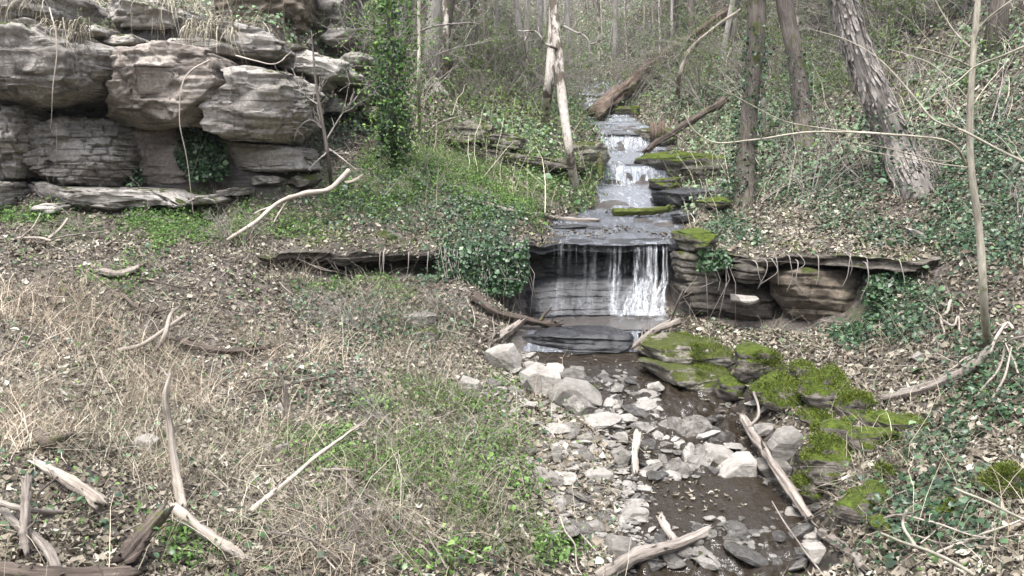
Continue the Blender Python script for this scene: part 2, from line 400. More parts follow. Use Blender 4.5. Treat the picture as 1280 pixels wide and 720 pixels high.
M['twig'] = bark_mat('twig_bark', (.40, .365, .33), (.25, .22, .195), (.10, .085, .075), .5, .6, bump=.2)
M['wood_pale'] = bark_mat('bleached_wood', (.52, .46, .39), (.345, .295, .245), (.11, .09, .073), .9, .10, bump=.5)
M['wood_grey'] = bark_mat('weathered_wood', (.42, .37, .32), (.23, .195, .165), (.06, .05, .042), 1, .12)
M['wood_dark'] = bark_mat('rotten_wood', (.17, .135, .11), (.085, .066, .054), (.026, .02, .017), 1, .2, moss=.2)
M['wood_red'] = bark_mat('reddish_rotten_wood', (.27, .215, .175), (.125, .088, .068), (.04, .03, .024), .5, .06, moss=.25)
M['wood_moss'] = bark_mat('mossy_wood', (.2, .16, .11), (.10, .08, .05), (.03, .024, .018), 1, .2, moss=.9)

def leaf_mat(name, stops, rough=.75, spec=.3, trans=.25, var='rnd'):
    n = N(name)
    col = n.ramp(n.attr('rnd'), stops)
    p = n.pr(col, rough, None, spec)
    if trans:
        t = n.n('ShaderNodeBsdfTranslucent'); n.l(col, t.inputs[0])
        mx = n.n('ShaderNodeMixShader'); mx.inputs[0].default_value = trans; n.l(p, mx.inputs[1]); n.l(t.outputs[0], mx.inputs[2]); p = mx.outputs[0]
    return n.done(p)
M['litter'] = leaf_mat('dead_leaves', [(0, (0.0400, 0.0331, 0.0238)), (.25, (0.1050, 0.0880, 0.0636)), (.5, (0.2000, 0.1687, 0.1254)), (.75, (0.3150, 0.2743, 0.2137)), (.92, (0.4500, 0.4192, 0.3420)), (1, (0.5800, 0.5589, 0.4655))], .8, .25, .15)
M['ivy'] = leaf_mat('ivy_leaves', [(0, (0.0110, 0.0260, 0.0108)), (.5, (0.0330, 0.0720, 0.0292)), (.85, (0.0770, 0.1416, 0.0540)), (1, (0.1870, 0.2714, 0.1404))], .42, .5, .15)
M['herb'] = leaf_mat('green_herbs', [(0, (0.0261, 0.0567, 0.0140)), (.45, (0.0784, 0.1532, 0.0320)), (.8, (0.1568, 0.2723, 0.0600)), (1, (0.2612, 0.3858, 0.1100))], .6, .35, .3)
M['bud'] = leaf_mat('young_leaves', [(0, (0.0594, 0.1020, 0.0209)), (.5, (0.1404, 0.2160, 0.0522)), (1, (0.2808, 0.3720, 0.1140))], .6, .3, .4)
M['mossleaf'] = leaf_mat('moss_tips', [(0, (.035, .04, .010)), (.45, (.085, .115, .016)), (.85, (.17, .21, .035)), (1, (.24, .21, .07))], .9, .2, .2)
M['hay'] = leaf_mat('dry_grass', [(0, (0.1338, 0.1052, 0.0742)), (.4, (0.3087, 0.2452, 0.1780)), (.75, (0.4939, 0.4037, 0.3016)), (1, (0.6997, 0.6131, 0.4845))], .8, .2, .2)
M['stem'] = leaf_mat('dead_stems', [(0, (0.0510, 0.0431, 0.0304)), (.35, (0.1530, 0.1302, 0.0931)), (.7, (0.3264, 0.2888, 0.2137)), (1, (0.5610, 0.5145, 0.3990))], .9, .2, 0)
M['grass'] = leaf_mat('grass_blades', [(0, (.05, .08, .02)), (.5, (.11, .17, .04)), (.85, (.2, .25, .08)), (1, (.36, .33, .17))], .7, .3, .3)

# ground
n = N('woodland_floor'); v = n.coord()
c = n.ramp(n.noise(v, 16, 8, .75), [(.3, (.028, .023, .019)), (.48, (.08, .066, .055)), (.62, (.17, .142, .12)), (.75, (.28, .245, .215))])
c2 = n.ramp(n.noise(v, 30, 6, .8), [(.35, (.02, .035, .012)), (.6, (.07, .10, .03))])
c = n.mix(n.math('MULTIPLY', n.attr('green'), n.ramp(n.noise(v, 6, 5, .7), [(.4, 0.0), (.6, 1.0)])), c, c2)
rk = n.ramp(n.math('ADD', n.math('MULTIPLY', n.noise(n.coord((1, 1, 8)), 2.2, 8, .7), .6), n.math('MULTIPLY', n.noise(v, 9, 6, .7), .4)), [(.33, (.02, .017, .016)), (.5, (.07, .06, .053)), (.68, (.17, .155, .14))])
c = n.mix(n.attr('rock'), c, rk)
# gravelly brown bed under the lower stream
vb = n.n('ShaderNodeTexVoronoi'); n.l(v, vb.inputs['Vector']); vb.inputs['Scale'].default_value = 17
sv = n.n('ShaderNodeSeparateColor'); n.l(vb.outputs['Color'], sv.inputs[0])
bedc = n.ramp(n.math('ADD', n.math('MULTIPLY', sv.outputs[0], .6), n.math('MULTIPLY', n.noise(v, 9, 5, .7), .4)), [(.25, (.010, .008, .006)), (.55, (.04, .031, .021)), (.72, (.10, .08, .058)), (.85, (.22, .185, .145))])
c = n.mix(n.attr('bed'), c, bedc)
hh = n.math('ADD', n.noise(v, 34, 6, .75), n.math('MULTIPLY', n.noise(n.coord((1, 1, 10)), 3, 5, .7), n.attr('rock')))
rgh = n.math('SUBTRACT', .92, n.math('MULTIPLY', n.attr('rock'), .5))
M['ground'] = n.done(n.pr(c, rgh, n.bump(hh, .8, .04), .35))

# water
def water_mat(name, tint, trans, rip, ripsc, foam, rough=.05, stretch=(1, 1, 1)):
    n = N(name); v = n.coord(stretch)
    h = n.math('ADD', n.noise(v, ripsc, 3, .55, .6), n.math('MULTIPLY', n.noise(v, ripsc * 3.3, 3, .6), .35))
    nb = n.bump(h, rip, .04)
    w = n.pr(tint, rough, nb, .5, Transmission_Weight=trans, IOR=1.33)
    if foam:
        g_ = n.n('ShaderNodeNewGeometry'); x_ = n.n('ShaderNodeSeparateXYZ'); n.l(g_.outputs['True Normal'], x_.inputs[0])
        stp = n.ramp(x_.outputs['Z'], [(.5, .08), (.95, 0.0)])
        fm = n.ramp(n.math('ADD', n.noise(n.coord((3.4, .5, .6)), foam[1], 6, .66, .5), stp), [(foam[0], 0.0), (foam[0] + .2, foam[2])])
        d = n.pr((.58, .63, .68), .4, nb, .4)
        mx = n.n('ShaderNodeMixShader'); n.l(fm, mx.inputs[0]); n.l(w, mx.inputs[1]); n.l(d, mx.inputs[2]); w = mx.outputs[0]
    return n.done(w)
M['water_low'] = water_mat('stream_water', (.20, .155, .11), .88, 1.0, 6, (.68, 4.5, .22), .025)
M['water_pool'] = water_mat('pool_water', (.34, .30, .27), .8, .4, 9, None)
M['water_up'] = water_mat('cascade_water', (.60, .62, .66), .75, .55, 8, (.55, 3.4, .55), .1, (1.2, .7, 1))
M['water_lip'] = water_mat('sheet_water', (.55, .57, .62), .85, .9, 9, (.53, 3.6, .34), .1, (.5, 2.6, 1))
n = N('falling_water')
v = n.coord((1, 1, .07)); a = n.noise(v, 38, 5, .65)
al = n.math('MULTIPLY', n.ramp(a, [(.42, .03), (.68, .85)]), n.attr('rnd'))
d = n.pr((.86, .88, .90), .35, n.bump(a, .5, .02), .5); t = n.n('ShaderNodeBsdfTransparent')
mx = n.n('ShaderNodeMixShader'); n.l(al, mx.inputs[0]); n.l(t.outputs[0], mx.inputs[1]); n.l(d, mx.inputs[2])
M['fall'] = n.done(mx.outputs[0])
# ------------------------------------------------------------------ sky, sun
w = bpy.data.worlds.new('World'); scene.world = w; w.use_nodes = True
nt = w.node_tree; bg = nt.nodes['Background']
sky = nt.nodes.new('ShaderNodeTexSky'); sky.sky_type = 'NISHITA'; sky.sun_disc = False
SUN_EL, SUN_AZ = R(68), R(205)
sky.sun_elevation = SUN_EL; sky.sun_rotation = SUN_AZ; sky.air_density = 1.0; sky.dust_density = 2.0; sky.ozone_density = .6
hs = nt.nodes.new('ShaderNodeHueSaturation'); hs.inputs['Saturation'].default_value = .42
nt.links.new(sky.outputs[0], hs.inputs['Color']); nt.links.new(hs.outputs[0], bg.inputs[0]); bg.inputs[1].default_value = .15
sl = bpy.data.lights.new('sun', 'SUN'); sl.energy = 1.2; sl.angle = R(22); sl.color = (1, .995, .98)
so = bpy.data.objects.new('sun', sl); COL.objects.link(so)
sd = Vector((math.sin(SUN_AZ) * math.cos(SUN_EL), math.cos(SUN_AZ) * math.cos(SUN_EL), math.sin(SUN_EL)))
so.rotation_euler = (-sd).to_track_quat('-Z', 'Y').to_euler()
so.location = (0, -10, 30)
scene.view_settings.view_transform = 'Standard'; scene.view_settings.look = 'None'; scene.view_settings.gamma = 1
scene.view_settings.exposure = EXPOSURE
scene.cycles.max_bounces = 6; scene.cycles.transparent_max_bounces = 16; scene.cycles.transmission_bounces = 4
scene.cycles.use_denoising = True
scene.cycles.caustics_reflective = False; scene.cycles.caustics_refractive = False

# ------------------------------------------------------------------ green / dry zones, as ellipses seen in the picture (placed on the ground)
def zone(px, py, L, seed):
    s = np.zeros_like(px); jx = 26 * fbm2(px * .02, py * .03, 3, seed); jy = 16 * fbm2(px * .03, py * .04, 3, seed + 5)
    for cx, cy, rx, ry, st in L:
        q = np.hypot((px + jx - cx) / rx, (py + jy - cy) / ry)
        s = np.maximum(s, st * (1 - ss(.55, 1.15, q)))
    return s
Z_HERB = [(60, 275, 110, 22, 1), (230, 272, 140, 32, 1), (330, 215, 90, 30, .9), (380, 290, 60, 20, .8), (470, 240, 100, 45, 1.1), (560, 215, 110, 55, 1.3), (640, 230, 110, 50, 1.3), (600, 250, 80, 40, .9), (720, 262, 40, 16, 1.2),
          (440, 355, 90, 16, .6), (420, 562, 70, 40, .6), (540, 560, 120, 100, .62), (580, 650, 120, 80, .62), (470, 620, 90, 60, .5), (690, 690, 60, 25, .9), (235, 690, 40, 25, .7), (640, 60, 70, 60, .5), (560, 150, 40, 30, .5), (450, 50, 40, 50, .5),
          (150, 350, 90, 25, .4), (640, 480, 60, 20, .3)]
Z_IVY = [(590, 285, 70, 40, .8), (520, 260, 60, 40, .4), (600, 320, 50, 30, 1), (440, 250, 60, 30, .5), (660, 145, 70, 60, 1), (610, 100, 50, 40, .7), (250, 185, 40, 35, .0), (410, 170, 50, 30, .5), (500, 400, 120, 40, .25), (400, 380, 60, 20, .3),
         (1230, 240, 90, 110, 1), (1180, 120, 120, 70, .9), (1060, 110, 130, 110, .6), (1110, 390, 80, 50, 1.1), (1040, 245, 60, 50, .6), (930, 100, 110, 80, .6), (930, 290, 40, 22, .8), (1160, 300, 120, 20, .6), (1240, 450, 60, 40, .6),
          (1250, 480, 60, 70, .7), (1180, 560, 60, 30, .5), (1170, 640, 90, 60, .6), (1100, 690, 60, 30, .3), (860, 60, 80, 50, .5), (560, 330, 90, 18, .8), (380, 490, 80, 40, .15), (740, 60, 60, 40, .4)]
Z_HAY = [(40, 400, 110, 70, 1), (40, 500, 90, 90, .8), (200, 430, 90, 30, .5), (330, 455, 120, 26, .9), (290, 500, 110, 40, .6), (330, 590, 80, 60, .7), (120, 500, 120, 40, .7), (420, 445, 80, 18, .6), (230, 600, 60, 60, .3), (450, 690, 90, 30, .25)]

# ------------------------------------------------------------------ ground sheet
az = np.concatenate([np.arange(-46, 46, .125), np.linspace(46, 314, 60)[:-1]])
rr = np.concatenate([[.4, 1.0, 1.7], 2.4 * 1.0048 ** np.arange(0, 660)]); rr = np.concatenate([rr, rr[-1] * 1.03 ** np.arange(1, 48)])
A, RR = np.meshgrid(R(1) * az, rr)
gx = RR * np.sin(A); gy = RR * np.cos(A)
H, cw, rock, cm = base(gx, gy)
na, nr = len(az), len(rr)
i = np.arange(nr - 1)[:, None] * na; j = np.arange(na)[None]; k = (j + 1) % na
f = np.stack([i + j, i + k, i + na + k, i + na + j], -1).reshape(-1, 4)[:, ::-1]
V = np.stack([gx, gy, H], -1).reshape(-1, 3)
V = np.vstack([V, [[0, 0, H[0].mean()]]])
jj = np.arange(na); f3 = np.stack([(jj + 1) % na, jj, np.full(na, len(V) - 1)], -1)[:, ::-1]
gpx, gpy, gf = proj(gx, gy, H)
front = gf > .5
green = np.where(front, np.clip(zone(gpx, gpy, Z_HERB, 3) + .6 * zone(gpx, gpy, Z_IVY, 4), 0, 1), .3)
bed = ss(.1, .6, cw) * ss(10.5, 10.0, gy)
# steep faces are bare rock
gz = np.gradient(H, axis=0) / np.gradient(RR, axis=0)
rock = np.clip(np.maximum(rock, ss(1.3, 2.2, np.abs(gz)) * ss(30, 20, RR)), 0, 1)
one = lambda a: np.append(a.ravel(), 0)
me = mesh_np('ground', V, [f, f3], True, {'green': one(green), 'rock': one(rock), 'bed': one(bed)})
ground = tag(link('ground', me, M['ground']), kind='structure')

# ------------------------------------------------------------------ water
def strip(name, tab, y0, y1, mat, ny, nx=50, off=0.0, ws=1.25, drape=False, rip=0.0):
    y = np.linspace(y0, y1, ny); xc, hw, zw = crk(tab, y)
    t = np.linspace(-1, 1, nx)
    X = xc[:, None] + hw[:, None] * t[None] * ws; Y = y[:, None] + 0 * X
    if drape:
        edge = ss(.70, .98, np.abs(t)[None] + .22 * n2(X * 1.9, Y * 1.9, 21))
        Z = Hs(X, np.maximum(Y, ylip(X) + .14) if y0 < 13 else Y) + .014 + .006 * fbm2(X * 6, Y * 6, 2, 31) - .05 * edge - .02 * (fbm2(X * 1.8, Y * 2.2, 3, 19) > .55)
    else:
        rf = rip(Y) if rip else 0
        Z = zw[:, None] + off + rf * fbm2(X * 6.5, Y * 4.8, 4, 11)
    i = np.arange(ny - 1)[:, None] * nx; j = np.arange(nx - 1)[None]
    f = np.stack([i + j, i + j + 1, i + nx + j + 1, i + nx + j], -1).reshape(-1, 4)
    me = mesh_np(name, np.stack([X, Y, Z], -1).reshape(-1, 3), f, True)
    return tag(link(name, me, mat), kind='structure')
riff = lambda y: .011 + .05 * np.maximum(ss(6.55, 6.3, y), ss(7.25, 7.5, y) * ss(9.6, 9.2, y))
strip('stream_water', C_LO, 5.2, 10.42, M['water_low'], 300, 90, -.015, 1.3, rip=riff)
strip('pool_water', C_LO, 10.9, 12.01, M['water_pool'], 60, 60, .012, 1.15, rip=lambda y: .006)
strip('step_water', C_LO, 10.40, 10.93, M['water_lip'], 60, 80, .0, .97, drape=False, rip=lambda y: .012)
strip('sheet_water', C_UP, 12.30, 15.9, M['water_lip'], 160, 80, drape=True)
strip('cascade_water', C_UP, 15.85, 31.0, M['water_up'], 420, 70, drape=True)

# falling water: strands over each ledge
def fall(name, label, strands, width, al, seed, n=22, spread=0.0):
    rs = np.random.default_rng(seed); V = []; Fq = []; av = []; c = 0
    for path, wd, dens in strands:
        p = wig(spline(path, n), .012, 3, int(rs.integers(999)))
        wv = wd * (.5 + .6 * rs.random()) * (1 + spread * np.clip(np.linspace(-.9, 1, n), 0, 1)) * (1 + .25 * n2(np.arange(n) * .6, np.arange(n) * 0 + c, seed))
        dx = np.array([1, .25 * (rs.random() - .5), 0])
        fwd = np.array([0, -.35, .15]) * wv[:, None]
        L = p - dx * wv[:, None] * .5; Rr = p + dx * wv[:, None] * .5; C = p + fwd
        V.append(np.stack([L, C, Rr], 1).reshape(-1, 3))
        a = np.full((n, 3), dens); a[:, 0] *= .35; a[:, 2] *= .35; a[:2] *= .5; av.append(a.ravel())
        q = np.arange(n - 1)[:, None] * 3; jq = np.arange(2)[None]
        Fq.append((np.stack([q + jq, q + jq + 1, q + jq + 4, q + jq + 3], -1).reshape(-1, 4)) + c); c += n * 3
    o = link(name, mesh_np(name, np.vstack(V), np.vstack(Fq), True, {'rnd': np.concatenate(av)}), M['fall'])
    return tag(o, label, 'waterfall')
rs = np.random.default_rng(5)
S = []
def main_strand(px, pxs, pxb, wd, dens):
    x = P(px, 304, 12.4)[0]; yl = float(ylip(x)) - .03
    zt = float(Hs(np.array([x]), np.array([yl + .12]))[0])
    b1 = P(pxs, 353, 12.30); b2 = P(pxb, 372, 12.2); b3 = P(pxb + (pxb - pxs) * .8, 396, 12.0)
    S.append(([(x, yl + .25, zt + .03), (x, yl + .05, zt + .03), (x + (b1[0] - x) * .15, yl - .04, zt - .05), (x + (b1[0] - x) * .4, yl - .07, (zt + b1[2]) / 2), b1 + [0, -.05, 0.02], b2 + [0, -.06, .03], b3 + [0, -.06, .03]], wd, dens))
for c, n_, sp_, b0, b1 in ((768, 4, 4, -4, -2), (774, 2, 2, -4, 0), (797, 4, 2, -16, 0), (811, 5, 3, -26, 0), (820, 5, 3, -22, 0), (830, 5, 3, -14, 2)):
    for _ in range(n_):
        a = c + rs.normal() * sp_ * .6; o = rs.uniform(b0, b1)
        main_strand(a, a + o * .15 + rs.normal() * 2, a + o * .7, rs.uniform(.012, .05), rs.uniform(.3, .8) if c > 780 else rs.uniform(.2, .5))
for _ in range(26):
    a = rs.uniform(793, 832); b_ = a - rs.uniform(0, 34) * (a > 800); q1 = P(a, 350 + rs.uniform(-3, 8), 12.28); q2 = P((a + b_) / 2 - 1, 374, 12.17); q3 = P(b_, 396, 12.0)
    S.append(([q1 + [0, -.07, .03], (q1 + q2) / 2 + [rs.normal() * .02, -.08, .03], q2 + [0, -.08, .03], q3 + [0, -.06, .02]], rs.uniform(.015, .05), rs.uniform(.2, .55)))
for _ in range(34):
    a = rs.uniform(772, 832); q1 = P(a, 395, 12.02); q1[2] = crk(C_LO, 11.9)[2] + .03; l = rs.uniform(.12, .5); dx = rs.normal() * .12
    S.append(([q1 + [0, .05, .02], q1 + [dx * .3, -l * .3, -.004], q1 + [dx * .7, -l * .7, -.008], q1 + [dx, -l, -.012]], rs.uniform(.02, .05), rs.uniform(.15, .5)))
for a in rs.uniform(690, 835, 18): main_strand(a, a, a - rs.uniform(0, 3), .009, rs.uniform(.08, .25))
for a in rs.uniform(792, 834, 13): main_strand(a, a - 2, a - 14, .07, rs.uniform(.10, .24))
for a in rs.uniform(700, 790, 14): main_strand(a, a - 1, a - 4, .06, rs.uniform(.03, .09))
fall('waterfall', 'main waterfall dropping in white strands over the dark undercut ledge into the pool', S, .03, 1, 3, 26, 2.2)
def step_fall(label, px0, px1, y_front, n_, seed, bias=None, wd=(.02, .06)):
    st = []; r_ = np.random.default_rng(seed)
    for _ in range(n_):
        px = r_.uniform(px0, px1)
        if bias is not None and r_.random() < .6: px = bias + r_.normal() * 4
        x = P(px, 200, y_front)[0]
        g = lambda yy, l=.03: (x, yy, float(Hs(np.array([x]), np.array([yy]))[0]) + l)
        a = g(y_front + .22); b = g(y_front - .30)
        st.append(([a, (x, y_front + .08, a[2] - .01), (x, y_front - .08, a[2] - .10), (x, y_front - .14, (a[2] + b[2]) / 2), (x + r_.normal() * .02, y_front - .18, b[2] + .03), (x + r_.normal() * .05, y_front - .45, g(y_front - .45)[2])], r_.uniform(*wd), r_.uniform(.35, 1)))
    fall('waterfall', label, st, .03, 1, seed, 14)
step_fall('small second waterfall tumbling beside the mossy ledge, above the wide main fall', 762, 800, 18.42, 13, 11, 776)
step_fall('low wide third waterfall curtain spilling over a straight rock step further up', 750, 826, 21.4, 26, 12, None, (.01, .035))
step_fall('short upper cascade below the long fallen log near the top of the creek', 712, 765, 28.0, 30, 13, 735, (.03, .07))

# ------------------------------------------------------------------ rocks
def outline_rock(name, label, cat, poly, d, thick, mat, p=4.0, amp=.05, h=.12, grain=.03, seed=0, group=None, brick=None, nth=150, ns=64, lean=0.0, tilt=0.0, flat=False, facets=15, lump=.06, blocky=0.0, front=0.0):
    """a boulder or block: outline seen in the picture at distance d, rounded off towards front and back"""
    pw = np.array([P(x, y, d - front * thick * .5) for x, y in poly]); q = pw[:, [0, 2]]
    c = (q.max(0) + q.min(0)) / 2; q = q - c
    sz = max(np.ptp(q[:, 0]), np.ptp(q[:, 1]))
    th = np.linspace(0, 2 * np.pi, 721); Rad = np.zeros(721)
    for a in range(len(q)):
        u = q[a]; v_ = q[(a + 1) % len(q)]; e = v_ - u
        den = np.cos(th) * e[1] - np.sin(th) * e[0]
        den = np.where(np.abs(den) < 1e-9, 1e-9, den)
        t = (u[0] * e[1] - u[1] * e[0]) / den; s_ = (u[0] * np.sin(th) - u[1] * np.cos(th)) / den
        Rad = np.where((t > 0) & (s_ >= -1e-6) & (s_ <= 1 + 1e-6), np.maximum(Rad, t), Rad)
    Rad = np.where(Rad <= 0, sz * .3, Rad)
    # two square grids wrapped onto the front and back halves keep the faces even
    n_ = max(26, nth // 2); ln_ = np.linspace(-1, 1, n_); U, W0 = np.meshgrid(ln_, ln_)
    rr_ = np.maximum(np.abs(U), np.abs(W0)); Us = np.where(np.abs(U) < 1e-9, 1e-9, U); Ws = np.where(np.abs(W0) < 1e-9, 1e-9, W0)
    tt = np.where(np.abs(U) >= np.abs(W0), np.pi / 4 * W0 / Us + np.pi * (U < 0), np.pi / 2 - np.pi / 4 * U / Ws + np.pi * (W0 < 0)) % (2 * np.pi)
    ph = np.linspace(0, np.pi / 2, 1500); ya = np.cos(ph) ** (2 / p); ra = np.sin(ph) ** (2 / p)
    al = np.concatenate([[0], np.cumsum(np.hypot(np.diff(ya) * thick / 2, np.diff(ra) * Rad.mean()))]); ph = np.interp(rr_, al / al[-1], ph)
    y1 = np.cos(ph) ** (2 / p); r = np.sin(ph) ** (2 / p); Rt = np.interp(tt, th, Rad)
    yy = np.stack([-y1, y1]); X = np.stack([r * Rt * np.cos(tt)] * 2); Z = np.stack([r * Rt * np.sin(tt)] * 2); Y = yy * thick / 2
    nx_ = X / (Rad.max() + .01); nz_ = Z / (Rad.max() + .01); ny_ = yy ** 3
    ln = np.sqrt(nx_ ** 2 + ny_ ** 2 + nz_ ** 2) + .15; nx_, ny_, nz_ = nx_ / ln, ny_ / ln, nz_ / ln
    rf_ = np.random.default_rng(seed + 4000)
    for _ in range(facets):
        q_ = rf_.normal(size=3) * [1, 1, .8]; q_[1] = -abs(q_[1]) if rf_.random() < .7 else q_[1]; q_ /= np.linalg.norm(q_)
        s_ = X * q_[0] + Y * q_[1] + Z * q_[2]; dd_ = s_.max() * rf_.uniform(.74, .95); ov = np.clip(s_ - dd_, 0, None) * .95; X, Y, Z = X - ov * q_[0], Y - ov * q_[1], Z - ov * q_[2]
    WX, WY, WZ = X + c[0], Y + d, Z + c[1]
    L = (WZ + .10 * n2(WX * 1.1, WY * 1.1, seed) * min(1, sz) + tilt * WX) / h
    li = np.floor(L); lf = L - li
    lay = _h(li, li * 0 + 3, li * 0, seed) * .6 + .6 * n3(WX * 2.2, WY * 2.2, li * 7.3, seed + 3)
    groove = np.exp(-((lf - .5) ** 2) / .0) if False else -1.0 * (np.minimum(lf, 1 - lf) < .12)
    dsp = amp * (lay + .5 * groove) + grain * fbm3(WX * 2.5 / sz ** .3, WY * 2.5, WZ * 5, 5, seed + 9) + (lump * sz ** .5) * fbm3(WX * 1.5, WY * 1.5, WZ * 1.5, 4, seed + 13)
    if blocky:
        for cs, am in ((.42, 1.0), (.19, .5)):
            bx = np.floor((WX + .16 * n2(WZ * 2, WX, seed + 30)) / cs); bz = np.floor((WZ + .05 * n2(WX * 2, WY * 2, seed + 31) + .25 * lean * 0) / (cs * .36)); by = np.floor((WY + .1 * n2(WX * 2, WZ * 3, seed + 32)) / cs)
            dsp = dsp + blocky * am * _h(bx, by, bz, seed + 33)
    if brick is not None:
        bw, bh = brick; WZb = WZ + .05 * n2(WX * 1.7, WZ * .8, seed) + .045 * n2(WZ * 6, WZ * 0, seed + 2); row = np.floor(WZb / bh); off = _h(row, row * 0, row * 0, seed + 5) * bw
        cx_ = (WX + off + .10 * n2(WX * 2.5, WZ * 2.5, seed)) / (bw * (1 + .55 * _h(row, row * 0 + 1, row * 0, seed))); ci = np.floor(cx_); cf = cx_ - ci; rf = (WZb / bh) - row
        dsp = dsp * .7 + .055 * _h(ci, row, row * 0, seed + 8) - .035 * ((np.minimum(cf, 1 - cf) < .09) | (np.minimum(rf, 1 - rf) < .1))
    WX = WX + nx_ * dsp; WY = WY + ny_ * dsp; WZ = WZ + nz_ * dsp * .7
    WY = WY + lean * (WZ - c[1])
    V = np.stack([WX, WY, WZ], -1).reshape(-1, 3)
    i = np.arange(n_ - 1)[:, None] * n_; j = np.arange(n_ - 1)[None]
    f = np.stack([i + j, i + j + 1, i + n_ + j + 1, i + n_ + j], -1).reshape(-1, 4); f = np.vstack([f, f[:, ::-1] + n_ * n_])
    o0 = np.array([c[0], d, V[:, 2].min()])
    me = mesh_np(name, V - o0, [f], not flat)
    o = link(name, me, mat); o.location = o0
    return tag(o, label, cat, group)
def ell(cx, cy, w_, h_, ang=0, seed=0, n_=8, jit=.16):
    r_ = np.random.default_rng(seed + 100); out = []
    for t in range(n_):
        a = 2 * math.pi * (t + r_.uniform(-.3, .3)) / n_; q = 1 + r_.uniform(-jit, jit)
        x, y = math.cos(a) * w_ / 2 * q, math.sin(a) * h_ / 2 * q
        ca, sa = math.cos(R(ang)), math.sin(R(ang)); out.append((cx + x * ca - y * sa, cy + x * sa + y * ca))
    return out

G_CL = 'weathered blocks of the left cliff'
C = lambda *a, **k: outline_rock(*a, **{'group': G_CL, 'front': .45, **k})
# lower course
C('cliff_block', 'small blocky cracked cliff pillar cut off by the left picture edge, under the overhang', 'cliff block', [(-40, 132), (38, 134), (46, 150), (42, 180), (44, 205), (34, 224), (-40, 228)], 12.0, 1.5, M['cliff'], p=14, amp=.03, h=.13, blocky=.05, seed=1, brick=(.17, .15), nth=260, ns=120)
C('cliff_block', 'wide cracked cliff block like stacked bricks under the dark overhang', 'cliff block', [(44, 150), (100, 147), (160, 153), (167, 175), (160, 200), (157, 230), (100, 233), (34, 232), (38, 200), (42, 180)], 12.25, 1.4, M['cliff'], p=14, amp=.03, h=.11, blocky=.05, seed=2, brick=(.22, .10), nth=300, ns=130)
C('cliff_block', 'smooth brownish recessed cliff wall between the bricklike block and the dark ivy clump', 'cliff block', [(155, 158), (235, 156), (290, 165), (290, 228), (150, 235)], 12.9, 1.3, M['cliff_warm'], p=14, amp=.02, h=.3, blocky=.05, seed=3)
C('cliff_block', 'low pale broken rock step under the rounded overhang, beside the dark ivy clump', 'cliff block', [(268, 176), (330, 180), (375, 184), (384, 198), (390, 212), (330, 216), (280, 212), (262, 196)], 12.9, 1.3, M['cliff_pale'], p=14, amp=.035, h=.14, blocky=.05, seed=4, facets=2)
C('cliff_block', 'long pale flat rock shelf along the foot of the cliff', 'cliff block', [(20, 236), (90, 233), (170, 236), (262, 238), (270, 250), (200, 256), (110, 264), (40, 262), (20, 250)], 11.9, 1.2, M['cliff_pale'], p=14, amp=.035, h=.12, blocky=.05, seed=5)
C('cliff_block', 'grey rubbly rock foot at the left picture edge below the pillar', 'cliff block', [(-40, 228), (20, 230), (28, 244), (24, 260), (-40, 264)], 11.7, 1.3, M['cliff'], p=14, amp=.035, h=.1, blocky=.05, seed=6)
# overhanging course
C('cliff_block', 'biggest overhanging cliff slab with a flat dark underside at the left edge', 'cliff block', [(-60, 44), (40, 38), (110, 46), (150, 58), (160, 72), (152, 92), (140, 113), (112, 117), (80, 124), (44, 137), (-60, 130)], 12.0, 2.4, M['cliff'], p=14, amp=.03, h=.17, blocky=.05, seed=7, lean=-.12, nth=260, ns=110)
C('cliff_block', 'middle overhanging cliff boulder with a smooth brown face tapering down right', 'cliff block', [(158, 62), (200, 56), (250, 62), (300, 76), (300, 92), (282, 112), (274, 130), (262, 156), (200, 160), (126, 156), (120, 140), (146, 118)], 12.35, 2.2, M['cliff_warm'], p=14, amp=.035, h=.22, blocky=.05, seed=8, lean=-.15, nth=260, ns=110)
C('cliff_block', 'rounded layered cliff boulder at the right end of the overhang', 'cliff block', [(292, 78), (340, 84), (376, 98), (392, 122), (388, 150), (376, 176), (340, 178), (290, 172), (258, 160), (270, 132), (300, 110)], 12.45, 2.0, M['cliff'], p=14, amp=.035, h=.15, blocky=.05, seed=9, lean=-.05, nth=260, ns=110)
C('cliff_block', 'broken wedge of cliff rock stuck in the gap between the two overhanging boulders', 'cliff block', [(272, 106), (300, 106), (304, 118), (284, 136), (262, 142), (262, 126)], 11.75, .5, M['cliff_pale'], p=14, amp=.035, h=.1, blocky=.05, seed=10)
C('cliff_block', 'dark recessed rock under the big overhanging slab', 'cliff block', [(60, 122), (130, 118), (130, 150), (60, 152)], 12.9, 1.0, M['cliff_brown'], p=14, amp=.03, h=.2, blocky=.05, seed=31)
# top slabs
C('cliff_block', 'pale flat slab lying on top of the cliff, rounded at its right end', 'cliff block', [(256, 36), (290, 33), (330, 40), (352, 52), (354, 64), (340, 72), (300, 70), (262, 56)], 12.9, 1.3, M['cliff_pale'], p=14, amp=.04, h=.12, blocky=.05, seed=11)
C('cliff_block', 'thin ledge slab under the pale slab, overhung by dry stems', 'cliff block', [(200, 48), (250, 48), (296, 58), (298, 70), (250, 66), (204, 58)], 12.5, 1.4, M['cliff'], p=14, amp=.035, h=.08, blocky=.05, seed=12)
C('cliff_block', 'upper left cliff slab above the biggest overhanging slab', 'cliff block', [(-60, -30), (30, -22), (90, -12), (120, 10), (100, 30), (60, 40), (-60, 44)], 12.9, 2.0, M['cliff'], p=14, amp=.045, h=.13, blocky=.05, seed=13)
C('cliff_block', 'dark layered cliff slab at the top edge above the middle boulder', 'cliff block', [(118, 2), (170, -6), (228, 8), (246, 26), (236, 40), (190, 42), (134, 36)], 13.3, 2.0, M['cliff'], p=14, amp=.045, h=.12, blocky=.05, seed=14)
